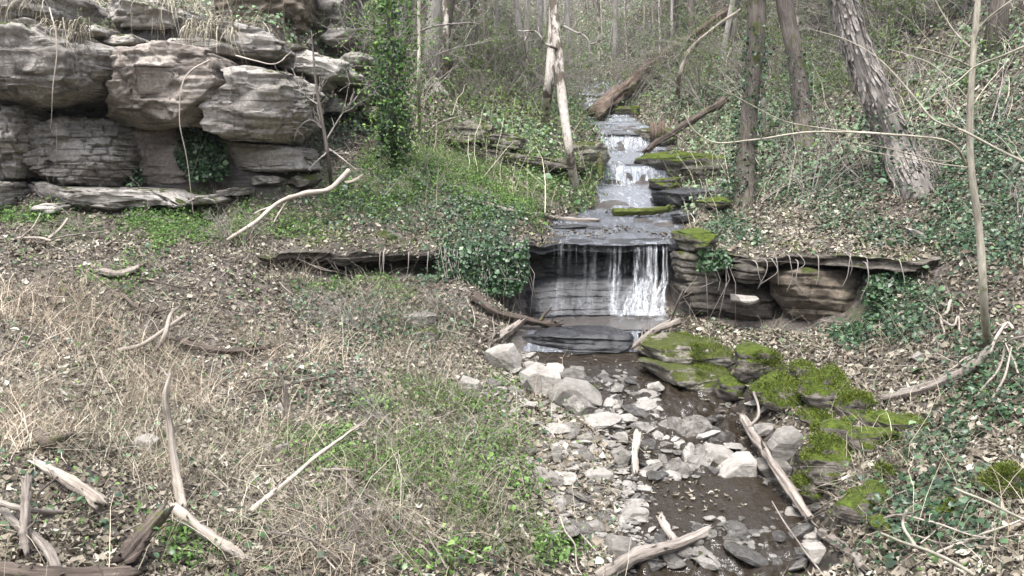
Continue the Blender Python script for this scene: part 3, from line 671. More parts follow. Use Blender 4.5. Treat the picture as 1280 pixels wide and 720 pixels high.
C('cliff_block', 'pale gravelly slope slab behind the cliff top, above the rounded layered boulder', 'cliff block', [(340, 66), (380, 60), (430, 78), (446, 96), (410, 100), (360, 90)], 14.2, 2.0, M['cliff_pale'], p=14, amp=.035, h=.1, blocky=.05, seed=15)
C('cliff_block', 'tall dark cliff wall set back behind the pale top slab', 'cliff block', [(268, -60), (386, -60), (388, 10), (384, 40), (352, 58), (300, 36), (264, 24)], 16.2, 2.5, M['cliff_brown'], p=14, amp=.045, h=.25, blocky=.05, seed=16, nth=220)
C('cliff_block', 'dark broken cliff stack to the right of the tall dark cliff wall', 'cliff block', [(384, -40), (450, -30), (440, 20), (436, 52), (404, 60), (384, 44)], 17.2, 2.2, M['cliff'], p=14, amp=.10, h=.3, blocky=.05, seed=17)

for i, (px, py, w_, h_, d_) in enumerate([(150, 50, 60, 16, 12.3), (212, 66, 50, 14, 12.1), (120, 40, 44, 14, 12.2), (20, 34, 70, 18, 12.3), (400, 104, 40, 22, 14.0), (372, 112, 30, 16, 13.2), (420, 132, 46, 20, 14.6), (330, 224, 54, 16, 12.5), (376, 226, 40, 14, 12.6), (290, 240, 40, 12, 12.1), (420, 44, 40, 24, 16.6), (400, 18, 50, 22, 16.8), (440, 76, 50, 20, 15.6), (250, 250, 44, 12, 11.7), (360, 60, 40, 14, 13.6), (470, 110, 40, 18, 16.2), (60, 262, 50, 14, 11.3), (466, 140, 36, 16, 15.4)]):
    C('broken_rock', 'small broken slab wedged among the bigger blocks of the left cliff', 'rock', ell(px, py, w_, h_, -4, 40 + i, 7, .2), d_, .8, M[['cliff', 'cliff_pale', 'mossy_half'][i % 3] if i > 3 else 'cliff'], p=14, amp=.03, h=.1, blocky=.03, seed=400 + i, nth=80, ns=36, group='small broken slabs on the cliff')
# ledge caps along the lip
def cap_ledge(name, label, x0, x1, mat, thick, back, seed, amp=.10, nx=320, over=0.0, h=.07):
    x = np.linspace(x0, x1, nx); yl = ylip(x); yl = np.convolve(np.pad(yl, 9, 'edge'), np.ones(19) / 19, 'valid')
    yl = yl + .14 * n2(x * 1.3, x * 0 + seed, seed) + .06 * n2(x * 4, x * 0, seed + 1) - over
    taper = np.minimum(ss(x0, x0 + .35, x), ss(x1, x1 - .35, x))
    prof = []
    nt_, nf_, nb_ = 26, 22, 16
    rows = []
    T = thick * (.8 + .35 * n2(x * .9, x * 0 + 5, seed)) * (.25 + .75 * taper)
    for q in np.linspace(1, 0, nt_):
        yy = yl + back * q; zz = Hs(x, np.maximum(yy, ylip(x) + .14)) + .012 - .05 * ss(.7, 1, q) + .012 * fbm2(x * 5, yy * 5, 3, seed); rows.append((yy, zz))
    ytop, ztop = rows[-1]
    for q in np.linspace(0, 1, nf_ + 1)[1:]:
        zz = ztop - T * q; li = np.floor((zz + .03 * n2(x * 1.4, x * 0, seed)) / h)
        off = amp * (.55 * _h(li, li * 0, li * 0, seed) + .8 * n2(x * 2.0, li * 3.3, seed + 2) - .1) + .03 * fbm2(x * 7, zz * 9, 3, seed + 4) + .10 * q ** 2
        rows.append((yl + off * (.3 + .7 * math.sin(math.pi * min(1, q + .15))), zz))
    yb, zb = rows[-1]
    for q in np.linspace(0, 1, nb_ + 1)[1:]:
        rows.append((yb + (back * .95) * q, zb + .05 * n2(x * 2, x * 0 + q * 5, seed + 6) + .05 * q))
    Yr = np.array([a for a, b in rows]); Zr = np.array([b for a, b in rows]); m = len(rows)
    V = np.stack([np.broadcast_to(x, Yr.shape), Yr, Zr], -1).reshape(-1, 3)
    i = np.arange(m)[:, None]; i2 = (i + 1) % m; j = np.arange(nx - 1)[None]
    f = np.stack([i * nx + j, i2 * nx + j, i2 * nx + j + 1, i * nx + j + 1], -1).reshape(-1, 4)
    ends = [np.arange(m)[None][:, ::-1] * nx, np.arange(m)[None] * nx + nx - 1]
    o0 = np.array([(x0 + x1) / 2, yl.mean(), Zr.min()])
    o = link(name, mesh_np(name, V - o0, [f] + ends, True), mat); o.location = o0
    return tag(o, label, 'rock ledge')
lx = lambda px, d, py=315: P(px, py, d)[0]
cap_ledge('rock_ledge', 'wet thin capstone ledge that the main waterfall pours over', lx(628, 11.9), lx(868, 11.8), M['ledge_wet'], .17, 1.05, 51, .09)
cap_ledge('rock_ledge', 'overgrown flat capstone ledge over the dark slot on the left bank', lx(322, 10.6), lx(634, 11.9), M['ledge'], .13, 1.0, 52, .07)
cap_ledge('rock_ledge', 'leaf covered overhanging capstone ledge on the right bank above the brown boulder', lx(862, 11.7), lx(1176, 9.75), M['ledge'], .17, 1.1, 53, .12)
O = outline_rock
# rock below the lip
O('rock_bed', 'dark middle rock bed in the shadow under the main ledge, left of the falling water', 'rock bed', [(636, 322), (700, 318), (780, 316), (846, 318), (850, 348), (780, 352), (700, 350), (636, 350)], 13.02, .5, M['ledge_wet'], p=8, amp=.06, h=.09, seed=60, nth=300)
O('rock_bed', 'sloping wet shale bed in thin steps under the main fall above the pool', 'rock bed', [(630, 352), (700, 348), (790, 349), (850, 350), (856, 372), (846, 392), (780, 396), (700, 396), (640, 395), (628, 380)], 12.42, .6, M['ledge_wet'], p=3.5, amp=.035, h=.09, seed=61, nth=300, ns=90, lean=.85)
O('rock_bed', 'mossy layered rock ends at the right of the falling water', 'rock bed', [(842, 316), (890, 316), (905, 330), (902, 350), (860, 352), (842, 348)], 11.9, .8, M['mossy_half'], p=5, amp=.06, h=.1, seed=62)
O('rock_bed', 'dark stepped mudstone below the mossy layered rock ends right of the fall', 'rock bed', [(846, 350), (900, 350), (950, 352), (985, 372), (980, 400), (920, 404), (860, 394), (842, 376)], 11.75, .9, M['ledge'], p=4, amp=.08, h=.12, seed=63)
O('boulder', 'large brown boulder wedged under the overhanging right bank ledge', 'boulder', [(962, 340), (1000, 331), (1060, 332), (1092, 342), (1090, 366), (1070, 392), (1030, 404), (990, 392), (968, 368)], 10.85, 1.1, M['cliff_brown'], p=3.2, amp=.05, h=.16, seed=64)
O('boulder', 'small layered boulder between the ledge and the brown boulder', 'boulder', [(915, 334), (950, 328), (956, 350), (948, 356), (918, 352)], 11.1, .6, M['ledge'], p=4, amp=.05, h=.1, seed=65)
O('flat_stone', 'thin pale flat stone lying on the dark steps under the right ledge', 'stone', [(914, 368), (946, 370), (952, 378), (930, 381), (914, 376)], 10.9, .25, M['stone'], p=4, amp=.01, h=.1, seed=66, grain=.01)
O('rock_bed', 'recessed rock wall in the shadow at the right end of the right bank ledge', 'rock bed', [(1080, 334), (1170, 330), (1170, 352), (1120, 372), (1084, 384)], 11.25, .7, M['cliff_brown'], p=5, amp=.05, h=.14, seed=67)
O('rock_bed', 'dark rock back of the slot under the left bank ledge', 'rock bed', [(350, 322), (540, 322), (620, 330), (600, 350), (350, 346)], 12.3, .5, M['ledge'], p=6, amp=.06, h=.1, seed=68, nth=240)
# rock step below the pool
O('rock_step', 'wide rounded wet rock step holding back the pool, with water sliding over its face', 'rock step', [(646, 420), (690, 413), (760, 411), (800, 416), (806, 428), (796, 438), (740, 441), (680, 442), (648, 436)], 10.72, .7, M['ledge_wet'], p=3.2, amp=.03, h=.07, seed=70, nth=260, lean=.3)
O('mossy_slab', 'long low mossy slab with pale lichen beside the stream, above the other mossy rocks', 'mossy rock', [(796, 430), (840, 424), (900, 430), (926, 436), (924, 452), (880, 456), (820, 450), (792, 444)], 9.95, 1.0, M['mossy_half'], p=5, amp=.03, h=.16, grain=.07, seed=71, nth=220)
O('mossy_slab', 'lower dark mossy slab dipping into the stream under the long low slab', 'mossy rock', [(800, 452), (850, 454), (910, 460), (930, 474), (922, 488), (870, 484), (830, 472), (806, 464)], 9.5, .9, M['mossy_half'], p=5, amp=.03, h=.16, grain=.07, seed=72, nth=220)
MB_ = [('mossy_boulder', 'bright mossy boulder with a pale cut left face next to the long slab', 948, 458, 62, 44, 9.25, 3), ('mossy_boulder', 'dark mossy boulder with steep sides farthest right in the upper mossy row', 1037, 488, 52, 42, 8.3, 4),
       ('mossy_boulder', 'low bright mossy boulder at the water edge below the pale cut boulder', 916, 488, 38, 30, 8.75, 5), ('mossy_boulder', 'small mossy boulder between the pale cut boulder and the dark steep one', 1004, 468, 34, 26, 8.75, 6),
       ('mossy_boulder', 'squat mossy boulder with a bright cap among leaves on the lower right bank', 1072, 512, 40, 36, 7.75, 7), ('mossy_boulder', 'flat mossy boulder at the right end of the mossy group on the bank', 1114, 532, 54, 28, 7.45, 8),
       ('mossy_boulder', 'tall shaggy mossy boulder above the brown stream pool', 1034, 580, 52, 66, 6.95, 9), ('mossy_boulder', 'flat mossy rock on the bank above the tall shaggy boulder', 1024, 522, 40, 20, 7.85, 10),
       ('mossy_boulder', 'small round mossy knob on the bank right of the tall shaggy boulder', 1108, 598, 24, 26, 6.35, 11), ('mossy_boulder', 'mossy stone half buried at the foot of the tall shaggy boulder', 1070, 640, 34, 30, 6.3, 12),
       ('mossy_boulder', 'mossy pale rock at the right picture edge near the bottom', 1268, 606, 44, 40, 5.2, 13), ('mossy_boulder', 'low mossy stone in leaves at the bottom right bank', 1180, 640, 30, 22, 5.7, 14), ('mossy_boulder', 'mossy stone low on the bank below the small round knob', 1104, 660, 40, 30, 5.85, 15),
       ('mossy_boulder', 'dark green mossy hump between the low bright boulder and the dark steep one', 968, 486, 44, 30, 8.6, 16)]
MB_ += [('mossy_boulder', 'long mossy stone edge running down right from the pale cut mossy boulder', 985, 500, 50, 26, 8.3, 17), ('mossy_boulder', 'mossy stone in the bank edge between the squat capped boulder and the flat end one', 1094, 548, 46, 30, 7.2, 18), ('mossy_boulder', 'mossy step stone just above the tall shaggy mossy boulder', 1052, 544, 44, 26, 7.4, 19),
        ('mossy_boulder', 'mossy stone at the water beneath the bright white block', 1012, 612, 36, 34, 6.8, 20), ('mossy_boulder', 'green mossy lump on the lower bank right of the broken log piece', 1086, 620, 40, 34, 6.3, 21)]
for nm, lb, cx, cy, w_, h_, d, sd_ in MB_:
    w_, h_ = w_ * 1.25, h_ * 1.2; d = hit(cx, cy + h_ * .42)[1] + .22 * w_ * d / F
    O(nm, lb, 'mossy rock', ell(cx, cy, w_, h_, 0, sd_), d, .9 * w_ * d / F, M['mossy'], p=3.4, amp=.02, h=.2, grain=.07, seed=80 + sd_, group='mossy rocks on the right bank', nth=90, ns=44)
# mossy upper ledges
for lb, poly, d, mt, sd_ in [('mossy ledge end right of the second waterfall, bright green on top', [(800, 192), (850, 190), (920, 194), (926, 214), (880, 222), (806, 222), (796, 206)], 18.7, 'mossy', 1),
        ('long dark undercut ledge on the left hillside below the mossy leaf slope', [(528, 176), (580, 182), (640, 192), (700, 200), (752, 200), (756, 212), (700, 216), (640, 206), (570, 196), (528, 186)], 17.0, 'ledge', 2),
        ('stacked mossy ledge stones left of the second waterfall', [(716, 180), (756, 178), (762, 196), (756, 212), (720, 212), (708, 196)], 18.3, 'mossy_half', 3),
        ('flat mossy rock in the wet sheet below the second waterfall', [(812, 224), (846, 222), (858, 232), (840, 238), (812, 236)], 17.4, 'mossy', 4),
        ('green mossy ledge foot beside the upper stream bend on its right', [(790, 162), (836, 160), (850, 176), (832, 184), (796, 180)], 21.8, 'mossy_half', 5),
        ('bright mossy capstone end right of the main waterfall', [(846, 288), (880, 286), (892, 298), (888, 312), (850, 314), (842, 300)], 11.95, 'mossy', 6),
        ('mossy rock on the slope below the big grey tree', [(548, 158), (590, 150), (622, 160), (612, 178), (560, 182)], 16.9, 'mossy_half', 7),
        ('mossy rock step beside the leaning mottled trunk', [(592, 168), (640, 166), (664, 176), (650, 186), (600, 184)], 17.0, 'mossy_half', 8),
        ('low mossy rock slab right of the sheet, beside the ivy clad trunk', [(872, 252), (898, 248), (912, 254), (896, 260), (874, 259)], 14.6, 'mossy', 9),
        ('green mossy patch of rock on the cliff slope right of the ivy tree base', [(420, 108), (444, 100), (462, 112), (456, 134), (430, 138)], 15.3, 'mossy_half', 10),
        ('flat dark rock on the left side of the upper stream', [(712, 166), (742, 162), (752, 172), (740, 180), (714, 178)], 21.6, 'ledge', 11),
        ('mossy bank stone left of the topmost cascade', [(690, 132), (712, 130), (718, 142), (704, 150), (690, 146)], 26.5, 'mossy_half', 12),
        ('green bank stone right of the topmost cascade', [(770, 134), (796, 134), (800, 146), (782, 150), (770, 146)], 26.3, 'mossy', 13)]:
    O('mossy_ledge', lb, 'mossy rock', poly, d, 1.2, M[mt], p=4, amp=.06, h=.14, grain=.06, seed=200 + sd_, group='mossy ledges further up the creek', nth=140, ns=50)

for lb, poly, d_, sd_ in [('dark straight wet ledge that the second waterfall drops over', [(738, 206), (800, 204), (850, 206), (918, 212), (914, 228), (850, 230), (740, 228)], 18.78, 1), ('dark straight wet ledge of the third waterfall', [(734, 168), (790, 167), (836, 169), (842, 184), (790, 186), (736, 184)], 21.75, 2),
        ('topmost dark wet ledge where the creek comes into view', [(698, 121), (740, 120), (774, 121), (772, 133), (700, 133)], 28.35, 3), ('thin dark ledge crossing the wet sheet above the main fall on its left', [(676, 284), (720, 281), (762, 284), (758, 291), (690, 292)], 14.1, 4), ('thin dark ledge at the right side of the wet sheet near the mossy log', [(836, 268), (880, 264), (910, 266), (900, 276), (846, 278)], 14.6, 5)]:
    O('rock_ledge', lb, 'rock ledge', poly, d_, .5, M['ledge_wet'], p=8, amp=.05, h=.1, grain=.04, seed=230 + sd_, nth=200, ns=50, facets=3)
O('rock_shelf', 'dark wet rock shelf right of the bend below the second waterfall', 'rock ledge', [(812, 240), (866, 234), (922, 238), (918, 250), (868, 258), (816, 256)], 16.3, 1.6, M['ledge_wet'], p=6, amp=.05, h=.1, seed=250, nth=160)
O('rock_shelf', 'dark undercut rock face right of the second waterfall, under the bright mossy ledge end', 'rock ledge', [(850, 206), (926, 208), (930, 224), (922, 240), (860, 238)], 17.4, 1.0, M['ledge'], p=6, amp=.06, h=.12, seed=251, nth=160)
# pale rocks along the stream: outline in the picture, resting on the bed
ST = [('big pale angular boulder at the head of the rubble bank', [(604, 440), (622, 432), (642, 430), (652, 448), (650, 462), (630, 464), (608, 454)], 'stone', 1),
      ('broad pinkish flat boulder sloping left to right in the rubble', [(648, 468), (672, 456), (700, 468), (706, 486), (684, 496), (654, 486)], 'stone', 2),
      ('pale roof shaped rock pair next to the water, its dark underside showing', [(684, 492), (706, 474), (736, 480), (752, 494), (750, 508), (720, 502), (690, 504)], 'stone', 3),
      ('low grey rock with a white top just below the rock step', [(692, 464), (716, 460), (734, 466), (728, 476), (700, 478)], 'stone_grey', 4),
      ('flat pale rock standing in shallow water below the rock step', [(738, 466), (756, 463), (776, 470), (768, 478), (742, 478)], 'stone_grey', 5),
      ('tall upright whitish stone left of the pale short log', [(688, 556), (697, 553), (704, 564), (702, 580), (692, 580)], 'stone', 6),
      ('rounded grey stone on the gravel below the upright whitish stone', [(674, 598), (690, 590), (706, 596), (704, 610), (684, 612)], 'stone_grey', 7),
      ('wide flat cream stone beside the pale short log', [(722, 588), (744, 584), (766, 588), (764, 600), (740, 603), (724, 598)], 'stone', 8),
      ('cream wedge stone upstream of the wide flat cream stone', [(764, 564), (776, 558), (790, 566), (788, 580), (772, 582)], 'stone', 9),
      ('large tilted slab leaning with its sharp end in the brown water', [(882, 600), (900, 586), (924, 568), (942, 568), (942, 590), (920, 600), (892, 605)], 'stone', 10),
      ('angular grey boulder just behind the large tilted slab', [(866, 576), (886, 556), (908, 560), (920, 568), (904, 584), (876, 588)], 'stone', 11),
      ('bright white upright block at the foot of the mossy bank', [(962, 556), (976, 538), (994, 534), (1004, 546), (1000, 562), (982, 576), (964, 574)], 'stone', 12),
      ('grey boulder under the bright white block, behind the long thin branch', [(944, 580), (960, 572), (986, 576), (996, 590), (976, 602), (948, 598)], 'stone_grey', 13),
      ('small white topped stone left of the angular grey boulder', [(840, 580), (858, 578), (866, 588), (862, 600), (842, 602)], 'stone_grey', 54),
      ('dark flat wet slab in midstream above the brown pool', [(822, 548), (852, 545), (866, 552), (850, 560), (824, 558)], 'stone_wet', 15),
      ('white blocky stone on the midstream riffle', [(852, 546), (872, 543), (880, 552), (866, 558), (852, 556)], 'stone', 16),
      ('pale oval stone at the near edge of the brown pool', [(774, 642), (786, 633), (808, 634), (812, 644), (796, 651), (778, 650)], 'stone', 17),
      ('large grey rough boulder at the bottom beside the foreground log', [(752, 682), (764, 672), (790, 676), (800, 688), (788, 700), (760, 700)], 'stone_grey', 18),
      ('pinkish slab under the foreground log', [(826, 696), (846, 684), (868, 682), (864, 696), (840, 706)], 'stone_grey', 19),
      ('grey stone lying in the riffle right of the foreground log', [(846, 676), (872, 668), (888, 676), (880, 686), (852, 688)], 'stone_wet', 20),
      ('pale stone at the very bottom below the pinkish slab', [(838, 706), (858, 698), (870, 706), (862, 716), (840, 718)], 'stone', 21),
      ('cream flat stone by the bottom right end of the long thin branch', [(1000, 666), (1022, 662), (1036, 672), (1028, 680), (1004, 678)], 'stone', 22),
      ('second cream flat stone below it at the right bottom of the stream', [(1004, 682), (1030, 680), (1046, 692), (1034, 702), (1008, 696)], 'stone', 23),
      ('stone with a yellowish moss spot on the left bank gravel', [(734, 654), (748, 650), (758, 660), (752, 670), (736, 668)], 'stone_grey', 24),
      ('brown ochre stone on the gravel left of the pale oval stone', [(716, 628), (732, 624), (740, 634), (732, 640), (718, 638)], 'stone', 25),
      ('long thin pale stone sunk in riffle near the left bank', [(790, 606), (812, 606), (822, 614), (804, 617), (790, 614)], 'stone', 26),
      ('dark broken slab under the pale short log end', [(800, 594), (826, 588), (846, 598), (836, 604), (808, 604)], 'stone_wet', 27),
      ('pale flat stone among dead leaves left of the upright whitish stone', [(578, 470), (600, 476), (604, 490), (584, 494), (566, 486)], 'stone', 28),
      ('pale half buried rock in the dry grass on the left bank', [(162, 550), (180, 543), (198, 548), (196, 562), (170, 566)], 'stone', 29),
      ('whitish rock half hidden in stems on the left meadow, by the grey stump', [(340, 508), (352, 502), (360, 510), (356, 518), (342, 516)], 'stone', 30),
      ('grey block in the meadow below the whitish rock', [(344, 556), (362, 552), (364, 566), (346, 568)], 'stone_grey', 31),
      ('small yellowish stone in the meadow left of the grey block', [(330, 554), (338, 551), (342, 562), (332, 566)], 'stone', 32),
      ('squarish pale rock at the left foot of the ivy mound', [(500, 392), (530, 388), (548, 392), (546, 406), (520, 408), (500, 404)], 'stone_grey', 33),
      ('mossy edged flat rock below the squarish pale rock', [(510, 412), (540, 408), (556, 416), (546, 428), (516, 426)], 'mossy_half', 34),
      ('white limestone rock on the leafy right bank slope', [(1140, 446), (1150, 438), (1158, 448), (1150, 454)], 'stone', 35),
      ('pale flaky rock below the leafy right slope top', [(1132, 282), (1148, 288), (1162, 298), (1156, 304), (1138, 292)], 'stone', 36),
      ('dark wet rock just under the pale roof shaped pair', [(752, 470), (790, 476), (796, 486), (770, 488), (752, 482)], 'stone_wet', 37),
      ('white small block standing by the mossy slab in the water', [(866, 508), (878, 506), (886, 512), (880, 518), (868, 516)], 'stone', 38),
      ('flat whitish slab in midstream above the pale short log', [(786, 516), (804, 512), (812, 520), (800, 525), (786, 523)], 'stone', 39),
      ('long flat grey stone lying across the gravel above the cream wedge', [(714, 542), (740, 540), (748, 548), (736, 554), (716, 552)], 'stone_grey', 40)]
for lb, poly, mt, sd_ in ST:
    pa = np.array(poly, float); bx = pa[:, 0].mean(); by = pa[:, 1].max(); d0 = hit(bx, by - 1)[1]; wd = np.ptp(pa[:, 0]) * d0 / F
    O('stream_rock', lb, 'rock', [tuple(q) for q in pa + [0, 1.5]], d0 + .22 * wd, .75 * wd, M[mt], p=9, amp=.006, h=.30, grain=.010, lump=.015, seed=300 + sd_, group='larger rocks along the stream and banks', nth=84, ns=44, flat=True, facets=10)

# many small broken stones: twelve shapes, copied
def stone_mesh(seed, flatn=.5, sub=4):
    r_ = np.random.default_rng(seed)
    bm = bpy.data.meshes.new('tmp'); import bmesh
    b = bmesh.new(); bmesh.ops.create_icosphere(b, subdivisions=sub, radius=1); b.verts.ensure_lookup_table()
    V = np.array([q.co[:] for q in b.verts]); Fc = np.array([[q.index for q in f_.verts] for f_ in b.faces]); b.free(); bpy.data.meshes.remove(bm)
    nrm = r_.normal(size=(13, 3)); nrm /= np.linalg.norm(nrm, axis=1, keepdims=True)
    for q in nrm:
        dd = r_.uniform(.55, .85); s_ = V @ q; V = V - np.clip(s_ - dd, 0, None)[:, None] * q
    V = V * [1, r_.uniform(.6, .9), r_.uniform(.3, .6) * (1 if flatn else 1.3)]
    V = V + .025 * np.stack([fbm3(V[:, 0] * 4, V[:, 1] * 4, V[:, 2] * 4, 3, seed + i) for i in range(3)], -1)
    V[:, 2] -= V[:, 2].min() * .75
    return mesh_np('stone', V, Fc, False)
SM = [stone_mesh(500 + i) for i in range(12)]
SV = []
for m in [stone_mesh(500 + i, sub=2) for i in range(12)]:
    SV.append((np.array([q.co[:] for q in m.vertices]), np.array([list(q.vertices) for q in m.polygons]))); bpy.data.meshes.remove(m)
SMW = [m.copy() for m in SM]; SMG = [m.copy() for m in SM]
for m in SM: m.materials.append(M['stone'])
for m in SMG: m.materials.append(M['stone_grey'])
for m in SMW: m.materials.append(M['stone_wet'])
rs = np.random.default_rng(77)
PLACE = []
def plan_stones(n_, region, size, label, group, sets):
    cen = np.array(region, float)[rs.integers(len(region), size=n_)]
    a = rs.uniform(0, 2 * math.pi, n_); q = np.sqrt(rs.random(n_)); x = np.cos(a) * q * cen[:, 2]; y = np.sin(a) * q * cen[:, 3]; g_ = np.radians(cen[:, 4])
    pp = hits(np.stack([cen[:, 0] + x * np.cos(g_) - y * np.sin(g_), cen[:, 1] + x * np.sin(g_) + y * np.cos(g_)], -1))
    s = np.clip(rs.lognormal(math.log(size * .8), .62, n_), size * .3, size * 2.9)
    xc, hw, zw = crk(C_LO, pp[:, 1]); wet_ = np.abs(pp[:, 0] - xc) < hw * 1.05
    z = np.where(wet_, np.maximum(pp[:, 2], zw - .02 - s * rs.uniform(.02, .34, n_)), pp[:, 2] - s * rs.uniform(0, .2, n_))
    for i in range(n_): PLACE.append((s[i] / pp[i, 1], s[i], pp[i, 0], pp[i, 1], z[i], label, group, sets))
def hits(pxy):
    """ground points under many picture positions, by marching all rays together"""
    u = (pxy[:, 0] - 640) / F; v_ = (360 - pxy[:, 1]) / F; dy = cp + v_ * sp; dz = -sp + v_ * cp
    d = np.full(len(u), 3.0); done = np.zeros(len(u), bool); res = np.full(len(u), 60.0)
    for s in range(420):
        x = u / dy * d; h_ = Hs(x[~done], d[~done]); z_ = CZ + (dz / dy * d)[~done]
        hitm = z_ <= h_; idx = np.nonzero(~done)[0][hitm]; res[idx] = d[idx]; done[idx] = True
        if done.all(): break
        d = np.where(done, d, d * 1.0065)
    x = u / dy * res; return np.stack([x, res, Hs(x, res)], -1)
plan_stones(330, [(690, 510, 75, 42, 35), (710, 575, 60, 45, 20), (650, 480, 50, 35, 10), (720, 640, 50, 45, 0), (790, 520, 40, 40, 20)], .085, 'small pale broken stone in the rubble bank left of the stream', 'rubble stones left of the stream', [SM, SM, SMG])
plan_stones(16, [(880, 570, 70, 26, 10)], .12, 'middle sized pale stone around the tilted slab in midstream', 'stones around the tilted slab', [SM])
plan_stones(34, [(900, 545, 80, 40, 20), (820, 530, 60, 40, 0), (930, 600, 60, 20, 20)], .10, 'flat broken slab in the shallow trickles of midstream', 'flat slabs in midstream', [SM, SMG])
plan_stones(30, [(880, 690, 120, 30, 0), (1000, 660, 40, 40, 0)], .09, 'flat broken slab in the near shallows', 'flat slabs in the near shallows', [SMG, SM, SMW])
plan_stones(8, [(700, 520, 60, 50, 40)], .13, 'middle sized flat pale stone among the rubble left of the stream', 'larger rubble stones', [SM, SMG])
plan_stones(220, [(800, 570, 70, 30, 20), (790, 500, 70, 25, 20), (900, 560, 80, 24, 0), (850, 592, 60, 14, 0), (850, 540, 70, 24, 0), (760, 480, 70, 16, 0)], .078, 'small stone standing in the riffle between the banks', 'stones in the riffle', [SM, SMG, SMW, SMW])
plan_stones(210, [(860, 690, 130, 30, 0), (960, 680, 80, 36, 0), (790, 640, 30, 40, 0)], .06, 'small stone in the shallow water nearest the viewer', 'stones in the near shallows', [SM, SMG, SMW, SMW])
plan_stones(40, [(1010, 600, 40, 50, 30), (930, 520, 40, 20, 20)], .06, 'small stone at the foot of the mossy right bank', 'stones at the foot of the right bank', [SMG, SM])
PLACE.sort(key=lambda t: -t[0])
bulkV, bulkF, nb = [], [], 0
for k_, (_, s, x, y, z, label, group, sets) in enumerate(PLACE):
    st_ = sets[rs.integers(len(sets))]; mi = rs.integers(12); scl = np.array([s, s * rs.uniform(.6, 1.1), s * rs.uniform(.45, .95)]); rot = (rs.normal() * .24, rs.normal() * .24, rs.uniform(0, 6.28))
    if k_ < 290:
        o = bpy.data.objects.new('stone', st_[mi]); COL.objects.link(o); o.location = (x, y, z - s * .06); o.scale = scl; o.rotation_euler = rot
        tag(o, label, 'stone', group)
    else:
        V0, F0 = SV[mi]; W_ = (V0 * scl) @ np.array(Matrix.Rotation(rot[2], 3, 'Z')).T + [x, y, z - s * .06]
        bulkV.append(W_); bulkF.append(F0 + nb); nb += len(W_)
o = link('rubble', mesh_np('rubble', np.vstack(bulkV), np.vstack(bulkF), False), M['stone_grey'])
tag(o, 'smaller broken stones and chips filling in the rubble along the stream', 'rubble', kind='stuff')
# gravel nobody could count
gm = []; gv = []; n0 = 0; gf = []
bs = [np.array([v_.co[:] for v_ in bpy.data.meshes[SM[i].name].vertices]) for i in range(3)]
oc = np.array([[1, 0, 0], [0, 1, 0], [-1, 0, 0], [0, -1, 0], [.3, .2, .7], [-.2, .1, -.6]], float)
of = np.array([[0, 1, 4], [1, 2, 4], [2, 3, 4], [3, 0, 4], [1, 0, 5], [2, 1, 5], [3, 2, 5], [0, 3, 5]])
GX = []
for cx, cy, rx, ry, cnt in [(700, 540, 110, 70, 2600), (720, 640, 60, 60, 1200), (860, 600, 120, 40, 1300), (860, 680, 130, 50, 1500), (660, 480, 70, 40, 1200), (800, 500, 80, 35, 700)]:
    a = rs.uniform(0, 6.283, cnt); q = np.sqrt(rs.random(cnt)); GX.append(np.stack([cx + np.cos(a) * q * rx, cy + np.sin(a) * q * ry], -1))
GX = np.vstack(GX)
gp = hits(GX); m = len(gp)
sc = rs.lognormal(math.log(.018), .5, m).clip(.008, .05); ang = rs.uniform(0, 6.28, m)
T = oc[None] * (1 + rs.uniform(-.3, .3, (m, 6, 1))) * sc[:, None, None]; T[..., 2] *= .7
X_ = T[..., 0] * np.cos(ang)[:, None] - T[..., 1] * np.sin(ang)[:, None]; Y_ = T[..., 0] * np.sin(ang)[:, None] + T[..., 1] * np.cos(ang)[:, None]
V = np.stack([X_, Y_, T[..., 2] + .004], -1) + gp[:, None]
gr = link('gravel', mesh_np('gravel', V.reshape(-1, 3), (of[None] + np.arange(m)[:, None, None] * 6).reshape(-1, 3), False), M['stone'])
tag(gr, 'loose pale gravel between the stones along the stream bed', 'gravel', kind='stuff')

# moist air in the ravine
def haze_box():
    lo = np.array([-75, -70, -7.0]); hi = np.array([75, 150, 52.0])
    V = np.array([[x, y, z] for x in (lo[0], hi[0]) for y in (lo[1], hi[1]) for z in (lo[2], hi[2])])
    f = [[0, 1, 3, 2], [4, 6, 7, 5], [0, 4, 5, 1], [2, 3, 7, 6], [0, 2, 6, 4], [1, 5, 7, 3]]
    n = N('haze_air'); v_ = n.n('ShaderNodeVolumePrincipled'); v_.inputs['Color'].default_value = (.9, .94, 1, 1); v_.inputs['Density'].default_value = HAZE; v_.inputs['Anisotropy'].default_value = .2
    n.l(v_.outputs[0], n.out.inputs['Volume'])
    tag(link('haze', mesh_np('haze', V, np.array(f), False), n.m), 'thin damp haze in the ravine air', 'haze', kind='stuff')
if HAZE: haze_box()

